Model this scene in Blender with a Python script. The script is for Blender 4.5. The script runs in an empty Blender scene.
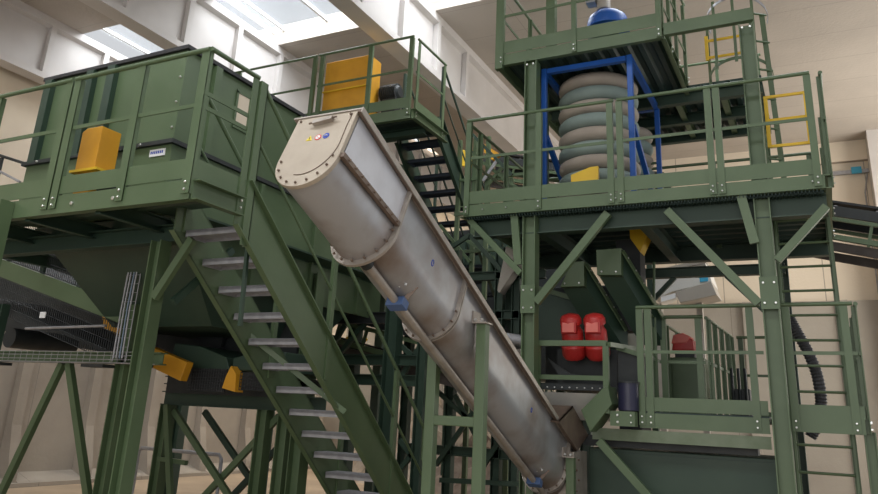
import bpy, math, random
from mathutils import Vector as V, Matrix
random.seed(7)
S = bpy.context.scene
COL = S.collection
rad = math.radians

# ------------------------------------------------------------ camera
YAW, PITCH, ROLL, F, PX, PY, EYE = rad(27.585), rad(17.81), rad(2.874), 743.2, 439.0, 175.9, 1.6
fwd = V((-math.sin(YAW)*math.cos(PITCH), math.cos(YAW)*math.cos(PITCH), math.sin(PITCH)))
r0 = V((math.cos(YAW), math.sin(YAW), 0)); u0 = r0.cross(fwd)
right = r0*math.cos(ROLL) + u0*math.sin(ROLL); up = -r0*math.sin(ROLL) + u0*math.cos(ROLL)
cam_data = bpy.data.cameras.new('camera'); cam = bpy.data.objects.new('camera', cam_data); COL.objects.link(cam)
cam.matrix_world = Matrix(((right.x, up.x, -fwd.x, 0), (right.y, up.y, -fwd.y, 0), (right.z, up.z, -fwd.z, EYE), (0, 0, 0, 1)))
cam_data.sensor_width = 36; cam_data.lens = F/878*36
cam_data.shift_y = -(247-PY)/878; cam_data.clip_start = 0.05; cam_data.clip_end = 200
S.camera = cam

# ------------------------------------------------------------ world, daylight, exposure
w = bpy.data.worlds.new('daylight'); S.world = w; w.use_nodes = True
w.node_tree.nodes['Background'].inputs[0].default_value = (0.93, 0.96, 1.0, 1)
w.node_tree.nodes['Background'].inputs[1].default_value = 0.50
def area(name, loc, rot, sx, sy, power, col=(1, 1, 1)):
    l = bpy.data.lights.new(name, 'AREA'); l.shape = 'RECTANGLE'; l.size = sx; l.size_y = sy; l.energy = power; l.color = col
    o = bpy.data.objects.new(name, l); COL.objects.link(o); o.location = loc; o.rotation_euler = rot
    return o
# daylight falling through the rooflight openings, one lamp above each opening
for i, (xa, xb) in enumerate([(-13.3, -9.9), (-9.6, -6.3), (-5.8, -2.3), (-2.1, 1.4)]):
    area('rooflight_daylight', ((xa+xb)/2, 9.97, 9.6), (0, 0, 0), xb-xa, 1.9, 185, (0.90, 0.95, 1.0))
    area('front_rooflight_daylight', ((xa+xb)/2, 1.5, 9.6), (0, 0, 0), xb-xa, 2.2, 170, (0.95, 0.97, 1.0))
area('rear_rooflight_daylight', (-11.6, 17.2, 9.6), (0, 0, 0), 3.4, 2.2, 450, (1.0, 0.92, 0.80))
# added fill lamps: from the right onto the far wall, and from behind the camera
area('side_fill_light', (4.9, 17.0, 4.6), (0, rad(90), 0), 6, 5, 420, (1.0, 0.93, 0.82))
area('front_fill_light', (-1, -7.5, 3.5), (rad(90), 0, 0), 12, 6.5, 330, (1.0, 0.97, 0.92))
S.view_settings.view_transform = 'Standard'; S.view_settings.look = 'None'
S.view_settings.gamma = 1; S.view_settings.use_curve_mapping = False
S.view_settings.exposure = 0.45

# ------------------------------------------------------------ pixel ray meets a world plane
def U(x, y, **k):
    d = right*((x-PX)/F) + up*(-(y-PY)/F) + fwd
    a, v = list(k.items())[0]; i = 'XYZ'.index(a); c = V((0, 0, EYE))
    return c + d*((v-c[i])/d[i])

# ------------------------------------------------------------ materials
def mat(name, col, rough=0.5, metal=0.0, col2=None, scale=3.0, detail=4, bump=0.0, contrast=(0.35, 0.7), stretch=(1, 1, 1), bscale=None):
    m = bpy.data.materials.new(name); m.use_nodes = True; n = m.node_tree.nodes; l = m.node_tree.links
    b = n['Principled BSDF']; b.inputs['Roughness'].default_value = rough; b.inputs['Metallic'].default_value = metal
    b.inputs['Base Color'].default_value = (*col, 1)
    tc = n.new('ShaderNodeTexCoord'); mp = n.new('ShaderNodeMapping'); mp.inputs['Scale'].default_value = stretch
    l.new(tc.outputs['Object'], mp.inputs['Vector'])
    if col2:
        t = n.new('ShaderNodeTexNoise'); t.inputs['Scale'].default_value = scale; t.inputs['Detail'].default_value = detail
        l.new(mp.outputs[0], t.inputs['Vector'])
        r = n.new('ShaderNodeValToRGB'); r.color_ramp.elements[0].position = contrast[0]; r.color_ramp.elements[1].position = contrast[1]
        r.color_ramp.elements[0].color = (*col, 1); r.color_ramp.elements[1].color = (*col2, 1)
        l.new(t.outputs['Fac'], r.inputs[0]); l.new(r.outputs[0], b.inputs['Base Color'])
    if bump:
        t = n.new('ShaderNodeTexNoise'); t.inputs['Scale'].default_value = bscale or scale*3; t.inputs['Detail'].default_value = 6
        l.new(mp.outputs[0], t.inputs['Vector'])
        bp = n.new('ShaderNodeBump'); bp.inputs['Strength'].default_value = bump; bp.inputs['Distance'].default_value = 0.02
        l.new(t.outputs['Fac'], bp.inputs['Height']); l.new(bp.outputs[0], b.inputs['Normal'])
    return m
def panel_mat(name, col, col2, joint, w_, h_, off, axis, sz=0.006):
    """concrete with thin joints: brick texture laid in a plane of the object's space"""
    m = mat(name, col, 0.85, 0, col2, 0.8, 6, 0.25, (0.3, 0.75), bscale=14)
    n = m.node_tree.nodes; l = m.node_tree.links
    b = n['Principled BSDF']; src = b.inputs['Base Color'].links[0].from_socket
    tc = n.new('ShaderNodeTexCoord'); sp = n.new('ShaderNodeSeparateXYZ'); cb = n.new('ShaderNodeCombineXYZ')
    l.new(tc.outputs['Object'], sp.inputs[0]); l.new(sp.outputs['XYZ'.index(axis[0])], cb.inputs[0]); l.new(sp.outputs['XYZ'.index(axis[1])], cb.inputs[1])
    br = n.new('ShaderNodeTexBrick'); br.inputs['Scale'].default_value = 1; br.inputs['Brick Width'].default_value = w_; br.inputs['Row Height'].default_value = h_
    br.inputs['Mortar Size'].default_value = sz; br.offset = off; l.new(cb.outputs[0], br.inputs['Vector'])
    mx = n.new('ShaderNodeMix'); mx.data_type = 'RGBA'; l.new(br.outputs['Fac'], mx.inputs['Factor'])
    l.new(src, mx.inputs[6]); mx.inputs[7].default_value = (*joint, 1); l.new(mx.outputs[2], b.inputs['Base Color'])
    return m
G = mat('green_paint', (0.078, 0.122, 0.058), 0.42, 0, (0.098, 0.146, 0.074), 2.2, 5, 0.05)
GD = mat('dark_and_shaded_green_paint', (0.022, 0.048, 0.032), 0.5, 0, (0.032, 0.062, 0.040), 2.0, 5)  # darker green; also puts shade into members under and behind the decks
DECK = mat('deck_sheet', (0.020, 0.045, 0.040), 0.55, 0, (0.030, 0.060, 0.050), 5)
GALV = mat('galvanised_steel', (0.34, 0.34, 0.36), 0.5, 0.55, (0.44, 0.44, 0.46), 12, 5)
BOLT = mat('zinc_bolt', (0.7, 0.7, 0.68), 0.3, 0.9)
INOX = mat('stainless_trough', (0.42, 0.43, 0.45), 0.42, 0.55, (0.24, 0.19, 0.16), 1.6, 5, 0.04, (0.42, 0.66))
INOXB = mat('stainless_flange', (0.42, 0.38, 0.34), 0.5, 0.55, (0.32, 0.28, 0.24), 9, 5)
INOXP = mat('stainless_cover_sheet', (0.62, 0.63, 0.67), 0.45, 0.45, (0.52, 0.52, 0.55), 5, 5)
CAPM = mat('beige_steel_end_plate', (0.46, 0.40, 0.32), 0.55, 0.3, (0.40, 0.34, 0.27), 6, 5)
RUSTY = mat('brown_steel_plate', (0.20, 0.15, 0.115), 0.5, 0.4, (0.14, 0.10, 0.08), 6, 5)
YEL = mat('yellow_orange_paint', (0.68, 0.33, 0.02), 0.45, 0, (0.58, 0.27, 0.015), 4, 4)
YELB = mat('bright_yellow_paint', (0.80, 0.52, 0.02), 0.45, 0, (0.72, 0.44, 0.02), 4, 4)
BLUE = mat('blue_paint', (0.010, 0.085, 0.36), 0.4, 0, (0.014, 0.10, 0.42), 4, 4)
BLUED = mat('slate_blue_bracket_paint', (0.06, 0.11, 0.24), 0.5)
RED = mat('red_paint', (0.50, 0.030, 0.026), 0.4, 0, (0.42, 0.022, 0.02), 6, 4)
PINK = mat('light_red_paint', (0.72, 0.16, 0.13), 0.4)  # lighter red for the terminal box lids and gear motor cap
BLACK = mat('black_rubber', (0.016, 0.016, 0.018), 0.6, 0, (0.028, 0.028, 0.03), 6)
BROWNBELT = mat('dusty_belt', (0.055, 0.045, 0.040), 0.7, 0, (0.085, 0.072, 0.062), 7)
HOSE = mat('ribbed_hose', (0.045, 0.045, 0.05), 0.5)
BEIGER = mat('beige_bellows_fabric', (0.42, 0.36, 0.30), 0.75, 0, (0.35, 0.30, 0.25), 4, 4)
TEALR = mat('grey_teal_bellows_fabric', (0.27, 0.34, 0.31), 0.75, 0, (0.22, 0.28, 0.26), 4, 4)
SEAM = mat('dark_seam', (0.05, 0.05, 0.06), 0.8)
WHITE = mat('off_white_sheet', (0.72, 0.70, 0.66), 0.5, 0, (0.62, 0.60, 0.56), 3)
GREYP = mat('grey_machine_paint', (0.42, 0.38, 0.33), 0.5, 0, (0.36, 0.33, 0.29), 3)
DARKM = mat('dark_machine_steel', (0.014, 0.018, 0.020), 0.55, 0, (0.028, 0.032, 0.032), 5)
WHITEP = mat('white_plate', (0.8, 0.8, 0.8), 0.5)
BLUEI = mat('blue_ink', (0.02, 0.06, 0.38), 0.5)
REDI = mat('red_ink', (0.65, 0.03, 0.03), 0.5)
YELI = mat('yellow_ink', (0.75, 0.6, 0.03), 0.5)
CYAN = mat('cyan_paint', (0.05, 0.38, 0.60), 0.5)
SAND = mat('dusty_floor', (0.46, 0.35, 0.24), 0.9, 0, (0.33, 0.25, 0.175), 0.7, 8, 0.4, (0.35, 0.65), bscale=8)
CONC = panel_mat('push_wall_concrete', (0.42, 0.37, 0.31), (0.31, 0.27, 0.225), (0.22, 0.20, 0.18), 2.4, 30, 0.0, 'YZ')
CONCF = panel_mat('far_wall_concrete', (0.40, 0.37, 0.32), (0.33, 0.30, 0.26), (0.2, 0.18, 0.16), 2.4, 40, 0.0, 'XZ')
WALLB = panel_mat('beige_wall_panels', (0.80, 0.71, 0.58), (0.74, 0.65, 0.53), (0.42, 0.36, 0.30), 1.2, 40, 0.0, 'XZ', 0.012)
WALLL = mat('left_wall_render', (0.76, 0.66, 0.52), 0.9, 0, (0.68, 0.58, 0.46), 1.5, 5)
CEIL = panel_mat('ceiling_slabs', (0.47, 0.425, 0.375), (0.40, 0.36, 0.32), (0.33, 0.29, 0.26), 60, 1.15, 0.0, 'XY', 0.007)
BEAMM = mat('precast_beam_concrete', (0.60, 0.57, 0.55), 0.8, 0, (0.53, 0.50, 0.48), 1.5, 5, 0.1)
FILM = mat('pale_plastic_film', (0.40, 0.33, 0.26), 0.45, 0, (0.20, 0.16, 0.12), 3, 6, 0.7, bscale=5)
PILE = mat('brown_scrap', (0.22, 0.16, 0.12), 0.85, 0, (0.34, 0.27, 0.21), 5, 6, 0.6, bscale=9)
GLASS = bpy.data.materials.new('rooflight_glass'); GLASS.use_nodes = True
_n = GLASS.node_tree.nodes; _b = _n['Principled BSDF']
_b.inputs['Base Color'].default_value = (0.85, 0.93, 1, 1); _b.inputs['Roughness'].default_value = 0.02
_mix = _n.new('ShaderNodeMixShader'); _tr = _n.new('ShaderNodeBsdfTransparent'); _mix.inputs[0].default_value = 0.12
GLASS.node_tree.links.new(_tr.outputs[0], _mix.inputs[1]); GLASS.node_tree.links.new(_b.outputs[0], _mix.inputs[2])
GLASS.node_tree.links.new(_mix.outputs[0], _n['Material Output'].inputs[0])

# ------------------------------------------------------------ mesh building
class MB:
    def __init__(s): s.v = []; s.f = []
    def add(s, vs, fs):
        o = len(s.v); s.v += [V(p) for p in vs]; s.f += [[o+i for i in f] for f in fs]; return s
    def box(s, a, b):
        x0, y0, z0 = a; x1, y1, z1 = b
        x0, x1 = min(x0, x1), max(x0, x1); y0, y1 = min(y0, y1), max(y0, y1); z0, z1 = min(z0, z1), max(z0, z1)
        return s.add([(x0,y0,z0),(x1,y0,z0),(x1,y1,z0),(x0,y1,z0),(x0,y0,z1),(x1,y0,z1),(x1,y1,z1),(x0,y1,z1)],
                     [(0,3,2,1),(4,5,6,7),(0,1,5,4),(1,2,6,5),(2,3,7,6),(3,0,4,7)])
    def frame(s, p, q, side=None):
        p, q = V(p), V(q); d = (q-p).normalized()
        ref = V(side) if side is not None else (V((1, 0, 0)) if abs(d.z) > 0.95 else V((0, 0, 1)))
        a = ref - d*ref.dot(d)
        if a.length < 1e-4: a = V((0, 1, 0)) - d*d.y
        a.normalize(); return p, q, d, a, d.cross(a)
    def bar(s, p, q, wa, wb, side=None, ca=0, cb=0):
        """rectangular bar; wa along 'side' (default up), wb across"""
        p, q, d, a, b = s.frame(p, q, side); vs = []
        for e in (p, q):
            for i, j in ((-1,-1),(1,-1),(1,1),(-1,1)): vs.append(e + a*(ca+i*wa/2) + b*(cb+j*wb/2))
        return s.add(vs, [(0,3,2,1),(4,5,6,7),(0,1,5,4),(1,2,6,5),(2,3,7,6),(3,0,4,7)])
    def ibeam(s, p, q, h, b_, side=None, t=0.012):
        s.bar(p, q, h-2*t, t*0.8, side)
        s.bar(p, q, t, b_, side, ca=h/2-t/2); s.bar(p, q, t, b_, side, ca=-h/2+t/2); return s
    def channel(s, p, q, h, b_, side=None, t=0.010, flip=1):
        s.bar(p, q, h, t, side)
        s.bar(p, q, t, b_, side, ca=h/2-t/2, cb=flip*b_/2); s.bar(p, q, t, b_, side, ca=-h/2+t/2, cb=flip*b_/2); return s
    def tube(s, pts, r, n=10, cap=True):
        pts = [V(p) for p in pts]; rings = []; prev = None
        for i, p in enumerate(pts):
            d = (pts[min(i+1, len(pts)-1)] - pts[max(i-1, 0)]).normalized()
            if prev is None:
                ref = V((0, 0, 1)) if abs(d.z) < 0.9 else V((1, 0, 0)); a = (ref-d*ref.dot(d)).normalized()
            else: a = (prev-d*prev.dot(d)).normalized()
            prev = a; b = d.cross(a); rr = r[i] if isinstance(r, (list, tuple)) else r
            rings.append([p + (a*math.cos(2*math.pi*k/n) + b*math.sin(2*math.pi*k/n))*rr for k in range(n)])
        vs = [v for R_ in rings for v in R_]; fs = []
        for i in range(len(pts)-1):
            for k in range(n): fs.append((i*n+k, i*n+(k+1)%n, (i+1)*n+(k+1)%n, (i+1)*n+k))
        if cap: fs.append(tuple(range(n-1, -1, -1))); fs.append(tuple((len(pts)-1)*n+k for k in range(n)))
        return s.add(vs, fs)
    def prism(s, poly, vec):
        poly = [V(p) for p in poly]; n = len(poly); vec = V(vec)
        return s.add(poly+[p+vec for p in poly], [tuple(range(n-1, -1, -1)), tuple(range(n, 2*n))]+[(i, (i+1)%n, n+(i+1)%n, n+i) for i in range(n)])
    def lathe(s, c, prof, n=28, axis=(0, 0, 1)):
        ax = V(axis).normalized(); ref = V((1, 0, 0)) if abs(ax.x) < 0.9 else V((0, 1, 0)); a = (ref-ax*ref.dot(ax)).normalized(); b = ax.cross(a); c = V(c)
        vs = []
        for r, h in prof:
            for k in range(n): vs.append(c+ax*h+(a*math.cos(2*math.pi*k/n)+b*math.sin(2*math.pi*k/n))*r)
        fs = []
        for i in range(len(prof)-1):
            for k in range(n): fs.append((i*n+k, i*n+(k+1)%n, (i+1)*n+(k+1)%n, (i+1)*n+k))
        fs.append(tuple(range(n-1, -1, -1))); fs.append(tuple((len(prof)-1)*n+k for k in range(n)))
        return s.add(vs, fs)

def obj(name, mb, m, parent=None, smooth=False, bevel=0.0, label=None):
    off = V((0, 0, 0)); e = parent
    while e is not None: off += e.location; e = e.parent
    base = V((0, 0, 0))
    if parent is None:
        xs = [p for p in mb.v]; lo = V((min(p.x for p in xs), min(p.y for p in xs), min(p.z for p in xs))); hi = V((max(p.x for p in xs), max(p.y for p in xs), 0))
        base = V(((lo.x+hi.x)/2, (lo.y+hi.y)/2, lo.z)); off = base
    me = bpy.data.meshes.new(name); me.from_pydata([tuple(p-off) for p in mb.v], [], mb.f); me.update()
    import bmesh
    bm = bmesh.new(); bm.from_mesh(me); bmesh.ops.recalc_face_normals(bm, faces=bm.faces); bm.to_mesh(me); bm.free()
    if smooth:
        for p in me.polygons: p.use_smooth = True
        if hasattr(me, 'set_sharp_from_angle'): me.set_sharp_from_angle(angle=rad(40))
    me.materials.append(m)
    o = bpy.data.objects.new(name, me); COL.objects.link(o)
    if parent is None: o.location = base
    else: o.parent = parent
    if bevel:
        md = o.modifiers.new('bevel', 'BEVEL'); md.width = bevel; md.segments = 2; md.limit_method = 'ANGLE'
    if label: o['label'] = label
    return o
def thing(name, label, cat, loc, group=None):
    o = bpy.data.objects.new(name, None); COL.objects.link(o); o.location = loc; o.empty_display_size = 0.2
    o['label'] = label; o['category'] = cat
    if group: o['group'] = group
    return o
def tag(o, label, cat, group=None, kind=None):
    o['label'] = label; o['category'] = cat
    if group: o['group'] = group
    if kind: o['kind'] = kind
    return o
def struct(name, mb, m, **k):
    o = obj(name, mb, m, **k); o['kind'] = 'structure'; return o
_boltmesh = None
def bolt(parent, p, nrm=(0, -1, 0), r=0.014, m=None):
    """one hexagonal bolt head sitting on a surface"""
    p = V(p); n_ = V(nrm).normalized()
    return obj('bolt', MB().lathe(p-n_*0.004, [(r, 0), (r, 0.014), (r*0.7, 0.018)], 6, n_), m or BOLT, parent)

# ------------------------------------------------------------ hall
struct('floor', MB().box((-14.6, -6, -0.2), (5, 22, 0)), SAND)
struct('wall_left', MB().box((-14.3, -6, -0.1), (-14.0, 21.3, 8.9)), WALLL)
cw = MB().box((-14.0, -6, 0), (-13.8, 21, 3.3))
for k in range(12):
    y = 1.35 + k*1.62
    cw.prism([(-13.8, y, 0), (-13.45, y, 0), (-13.45, y, 0.25), (-13.62, y, 1.05), (-13.66, y, 3.3), (-13.8, y, 3.3)], (0, 0.2, 0))
for k in range(12):       # splayed foot between the ribs
    y = 1.55 + k*1.62
    cw.prism([(-13.8, y, 0.0), (-13.4, y, 0.0), (-13.4, y, 0.06), (-13.8, y, 0.20)], (0, 1.42, 0))
cw.box((-13.3, -6, 0), (-13.15, 21, 0.07))
struct('trim_1', cw, CONC)
struct('wall_back', MB().box((-14.3, 21, -0.1), (5, 21.3, 9.2)), WALLB)
fb = MB().box((-14, 20.8, 0), (5, 21.0, 4.75))
for k in range(8): fb.box((-12.8+k*2.2, 20.68, 0), (-12.6+k*2.2, 20.8, 4.75))
struct('trim_2', fb, CONCF)
struct('trim_3', MB().box((-14, 20.86, 8.35), (5, 21.0, 8.9)), WALLB)
struct('trim_4', MB().box((1.45, 20.2, 0), (2.0, 21.0, 8.9)), BEAMM)
# ceiling: slabs around rooflight openings
Zc = 8.9
cm = MB()
cm.box((-14.3, 3.0, Zc), (5, 9.0, Zc+0.45)); cm.box((-14.3, 10.95, Zc), (5, 16.1, Zc+0.45)); cm.box((-14.3, 18.3, Zc), (5, 21.3, Zc+0.45)); cm.box((-9.6, 16.1, Zc), (1.6, 18.3, Zc+0.45)); cm.box((-14.3, -6, Zc), (5, 0.4, Zc+0.45))
cm.box((1.6, 9.0, Zc), (5, 10.95, Zc+0.45)); cm.box((1.6, 16.1, Zc), (5, 18.3, Zc+0.45)); cm.box((1.6, 0.4, Zc), (5, 3.0, Zc+0.45))
struct('ceiling', cm, CEIL)
for i, (xa, xb) in enumerate([(-13.3, -9.9), (-9.6, -6.3), (-5.8, -2.3), (-2.1, 1.4)]):
    for j, (ya, yb) in enumerate([(9.0, 10.95), (16.1, 18.3), (0.4, 3.0)]):
        if j == 1 and i > 0: continue
        g = MB().box((xa-.2, ya, Zc+.36), (xb+.2, yb, Zc+.375))
        wn = struct('window_%d' % (i*3+j+1), g, GLASS)
        fr = MB(); n_ = 3
        for q in range(n_+1):
            x = xa+(xb-xa)*q/n_; fr.box((x-.03, ya, Zc+.30), (x+.03, yb, Zc+.36))
        obj('window_frame', fr, WHITEP, wn)
# deep precast roof beams with stiffener ribs
for i, x in enumerate([-13.35, -9.72, -5.98]):
    b = MB(); zb, zt = 7.6, Zc
    b.prism([(x-.34, -4, zb), (x, -4, zb), (x, -4, zb+.12), (x-.11, -4, zb+.16), (x-.11, -4, zt-.20), (x, -4, zt-.16), (x, -4, zt), (x-.34, -4, zt), (x-.34, -4, zt-.16), (x-.23, -4, zt-.20), (x-.23, -4, zb+.16), (x-.34, -4, zb+.12)], (0, 25, 0))
    y = 1.0+{0: -0.02, 1: 0.15, 2: 0.15}[i]*0
    y0 = [8.32, 8.49, 8.55][i] % 1.29
    while y0 < (20.9 if i < 2 else 12.5): b.box((x-.13, y0, zb+.1), (x-.005, y0+.12, zt-.14)); y0 += 1.29
    struct('trim_%d' % (5+i), b, BEAMM)

# ------------------------------------------------------------ railings, stairs
def railing(par, p, q, posts, h=1.1, toe=0.17, mids=(0.58,), drop=0.12, m=G, breaks=(), post_w=0.07, tube_r=0.021, inward=(0, 1, 0)):
    p, q = V(p), V(q); d = (q-p); L = d.length; dn = d.normalized(); iv = V(inward)
    for t in posts:
        e = p + dn*t
        k = MB().bar(e-V((0, 0, drop)), e+V((0, 0, h-0.015)), post_w, 0.010, dn)
        k.bar(e-V((0, 0, drop))+iv*0.02+dn*(post_w/2-0.005), e+V((0, 0, h-0.015))+iv*0.02+dn*(post_w/2-0.005), 0.010, 0.045, dn)
        po = obj('rail_post', k, m, par)
        if drop > 0.1:
            for zz in (-drop+.03, -drop+.09): bolt(po, e+V((0, 0, zz))-iv*0.006, -iv, 0.011)
    bs = [0]+list(breaks)+[L]
    for a, b in zip(bs[:-1], bs[1:]):
        g0 = 0.02 if a > 0 else 0; g1 = 0.02 if b < L else 0
        A, B = p+dn*(a+g0), p+dn*(b-g1)
        obj('top_rail', MB().tube([A+V((0, 0, h)), B+V((0, 0, h))], tube_r, 12), m, par, smooth=True)
        for f in mids: obj('mid_rail', MB().bar(A+V((0, 0, f))+iv*.012, B+V((0, 0, f))+iv*.012, 0.035, 0.012), m, par)
    if toe: obj('toe_board', MB().bar(p+iv*.012+V((0, 0, toe/2+.008)), q+iv*.012+V((0, 0, toe/2+.008)), toe, 0.006), m, par)

def deck(par, x0, x1, y0, y1, z, ribs='X', step=0.22, m=DECK):
    mb = MB().box((x0, y0, z-.02), (x1, y1, z))
    if ribs == 'X':
        y = y0+.05
        while y < y1-.05: mb.prism([(x0, y, z-.02), (x0, y+.03, z-.055), (x0, y+.09, z-.055), (x0, y+.12, z-.02)], (x1-x0, 0, 0)); y += step
    else:
        x = x0+.05
        while x < x1-.14: mb.prism([(x, y0, z-.02), (x+.03, y0, z-.055), (x+.09, y0, z-.055), (x+.12, y0, z-.02)], (0, y1-y0, 0)); x += step
    return obj('deck', mb, m, par)

def staircase(name, label, X0, X1, Y0, Z0, n, dY, dZ, s_h=0.32, tm=GALV, rails=(True, True), depth=0.24, m=G, zmin=0.0):
    """descends towards +Y from (Y0, Z0)"""
    t = thing(name, label, 'staircase', ((X0+X1)/2, Y0+dY*n/2, 0))
    ang = math.atan2(dZ, dY); d = V((0, math.cos(ang), -math.sin(ang)))
    P0 = V((0, Y0, Z0)); Yend = Y0 + Z0/dZ*dY
    for x, fl in ((X0, 1), (X1, -1)):
        xx = x - fl*0.005
        lift = s_h/math.cos(ang)
        poly = [(xx, Y0-.12, Z0-.02), (xx, Y0-.12, Z0+lift), (xx, Y0-.02, Z0+lift)]
        # plate from the deck to the floor
        ye = Y0-.02+(Z0+lift)/math.tan(ang); yl = Y0-.12+Z0/math.tan(ang)
        poly += [(xx, ye, 0.02), (xx, yl, 0.02)]
        k = MB().prism(poly, (0.012*(-fl), 0, 0))
        A, B = V((xx, Y0-.02, Z0+lift)), V((xx, ye, 0.02))
        k.bar(A+V((-fl*.03, 0, 0)), B+V((-fl*.03, 0, 0)), 0.012, 0.06, (0, math.sin(ang), math.cos(ang)))
        A2, B2 = V((xx, Y0-.12, Z0-.02)), V((xx, yl, 0.02))
        k.bar(A2+V((-fl*.03, 0, 0)), B2+V((-fl*.03, 0, 0)), 0.012, 0.06, (0, math.sin(ang), math.cos(ang)))
        obj('stringer', k, m, t)
    tr = None
    for k in range(n):
        y, z = Y0+dY*k, Z0-dZ*k
        if z < 0.1: break
        if tr is None:
            mb = MB().box((X0+.01, y, z-.028), (X1-.01, y+depth, z))
            for q in range(7): mb.box((X0+.01, y+.015+q*.033, z), (X1-.01, y+.022+q*.033, z+.004))
            mb.box((X0+.01, y, z-.055), (X1-.01, y+.006, z)); mb.box((X0+.01, y+depth-.006, z-.055), (X1-.01, y+depth, z))
            mb.box((X0+.01, y, z-.06), (X0+.018, y+depth, z)); mb.box((X1-.018, y, z-.06), (X1-.01, y+depth, z))
            tr = obj('tread', mb, tm, t)
        else:
            c = tr.copy(); COL.objects.link(c); c.parent = t; c.location = (0, dY*k, -dZ*k)
    for on_, x, fl in ((rails[0], X0-.01, 1), (rails[1], X1+.01, -1)):
        if not on_: continue
        off = 1.3
        A = V((x, Y0, Z0+off)); L_ = (Z0-0.15)/dZ*dY
        B = A+V((0, L_, -L_*math.tan(ang)))
        obj('hand_rail', MB().tube([A, B, B-V((0, 0, 0.35))], 0.021, 10), m, t, smooth=True)
        A3 = A-V((0, 0, .5)); B3 = B-V((0, 0, .5)); obj('mid_rail', MB().tube([A3, B3], 0.014, 8), m, t, smooth=True)
        q = 0
        while q*1.35 < L_:
            e = A+V((0, q*1.35, -q*1.35*math.tan(ang)))
            obj('rail_post', MB().bar(e-V((0, 0, off+.02)), e, 0.06, 0.04, (0, 1, 0)), m, t); q += 1
    return t

# ------------------------------------------------------------ left: hopper platform (deck 3.24 m)
ZL = 3.24
pl = thing('access_platform', 'green steel platform in front of the big hopper with slanting handrails, at left', 'platform', (-6.5, 4.5, 0))
obj('front_girder', MB().channel((-9.6, 3.975, ZL-.085), (-4.22, 3.975, ZL-.085), 0.16, 0.07, flip=-1), G, pl)
obj('side_girder', MB().channel((-4.215, 3.99, ZL-.085), (-4.215, 4.52, ZL-.085), 0.16, 0.07, flip=1), G, pl)
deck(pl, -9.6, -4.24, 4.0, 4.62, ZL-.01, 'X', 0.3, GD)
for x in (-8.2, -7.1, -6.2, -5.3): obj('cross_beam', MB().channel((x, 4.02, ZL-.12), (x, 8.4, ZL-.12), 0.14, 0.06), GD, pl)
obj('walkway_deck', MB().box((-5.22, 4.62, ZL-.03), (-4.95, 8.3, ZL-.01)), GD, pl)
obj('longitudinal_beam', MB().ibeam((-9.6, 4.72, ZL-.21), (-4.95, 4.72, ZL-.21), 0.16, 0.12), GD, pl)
def up_(x): return x+9.6
railing(pl, (-9.6, 3.96, ZL), (-4.22, 3.96, ZL), [up_(x) for x in (-8.0, -6.92, -5.90, -5.79, -4.98, -4.255)], breaks=(up_(-5.845),), toe=.16, mids=(.62,), post_w=.085)
railing(pl, (-4.205, 3.96, ZL), (-4.205, 4.55, ZL), [0.56], toe=.16, mids=(.60, .72), inward=(-1, 0, 0))
for x in (-7.9, -6.45, -5.55, -5.05): bolt(pl, (x, 3.968, ZL-.09), (0, -1, 0), 0.018)
# columns
for nm, x, y, zt in (('column', -5.17, 4.64, 2.95), ('column', -6.38, 3.90, 3.22)):
    w_ = .125 if x > -6 else .13
    z0 = 0
    c_ = obj('column', MB().ibeam((x, y, z0), (x, y, zt), w_, w_, (1, 0, 0)), G, pl)
    obj('base_plate', MB().box((x-.15, y-.15, 0), (x+.15, y+.15, .02)), G, c_)
for x in (-5.30, -5.12+.0): pass
obj('knee_brace', MB().bar((-5.10, 4.60, 2.44), (-4.76, 4.60, 2.94), 0.07, 0.05), G, pl)
obj('knee_brace', MB().bar((-5.0, 4.72, 2.42), (-4.95, 5.3, 3.0), 0.06, 0.05), GD, pl)
obj('column', MB().ibeam((-5.2, 7.0, 0), (-5.2, 7.0, 3.1), .16, .16, (1, 0, 0)), G, pl)
obj('column', MB().ibeam((-5.5, 7.3, 0), (-5.5, 7.3, 3.1), .16, .16, (1, 0, 0)), G, pl)

# hopper
hp = thing('hopper', 'large dark green steel hopper box with vertical ribs and black rim, at left', 'hopper', (-6.3, 6.4, 3.2))
hb = MB(); XA, XB, YA, YB = -7.3, -5.25, 4.65, 8.5
def wall4(mb, x0, x1, y0, y1, z0, z1, t, r=0.12):
    for a, b in (((x0, y0), (x1, y0+t)), ((x0, y1-t), (x1, y1))): mb.box((a[0], a[1], z0), (b[0], b[1], z1))
    mb.box((x0, y0+t, z0), (x0+t, y1-t, z1)); mb.box((x1-t, y0+t, z0), (x1, y1-t, z1))
wall4(hb, XA, XB, YA, YB, 3.9, 4.86, .02)
obj('upper_shell', hb, G, hp)
obj('lower_shell', MB().prism([(XA-.02, YA-.02, 3.9), (XB+.02, YA-.02, 3.9), (XB+.02, YB, 3.9), (XA-.02, YB, 3.9)], (0, 0, -0.62)), G, hp)
rm = MB(); wall4(rm, XA-.04, XB+.04, YA-.04, YB+.04, 4.86, 4.90, .09)
obj('rim', rm, BLACK, hp)
for x in (-7.22, -6.56, -6.24): obj('rib', MB().bar((x, YA-.03, 3.9), (x, YA-.03, 4.85), .11, .06, (1, 0, 0)), GD, hp)
for y in (5.05, 5.75, 6.45, 7.15, 7.85): obj('rib', MB().bar((XB+.025, y, 3.9), (XB+.025, y, 4.85), .09, .05, (0, 1, 0)), G, hp)
obj('flange', MB().box((XA-.06, YA-.06, 3.88), (XB+.06, YA, 3.92)).box((XB, YA, 3.88), (XB+.06, YB, 3.92)), DARKM, hp)
for z in (4.06, 4.32, 4.58): bolt(hp, (XB-.04, YA-.001, z), (0, -1, 0), .012)
for x in (-7.1, -6.8, -6.0, -5.6): bolt(hp, (x, YA-.062, 3.9), (0, -1, 0), .012)
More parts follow.
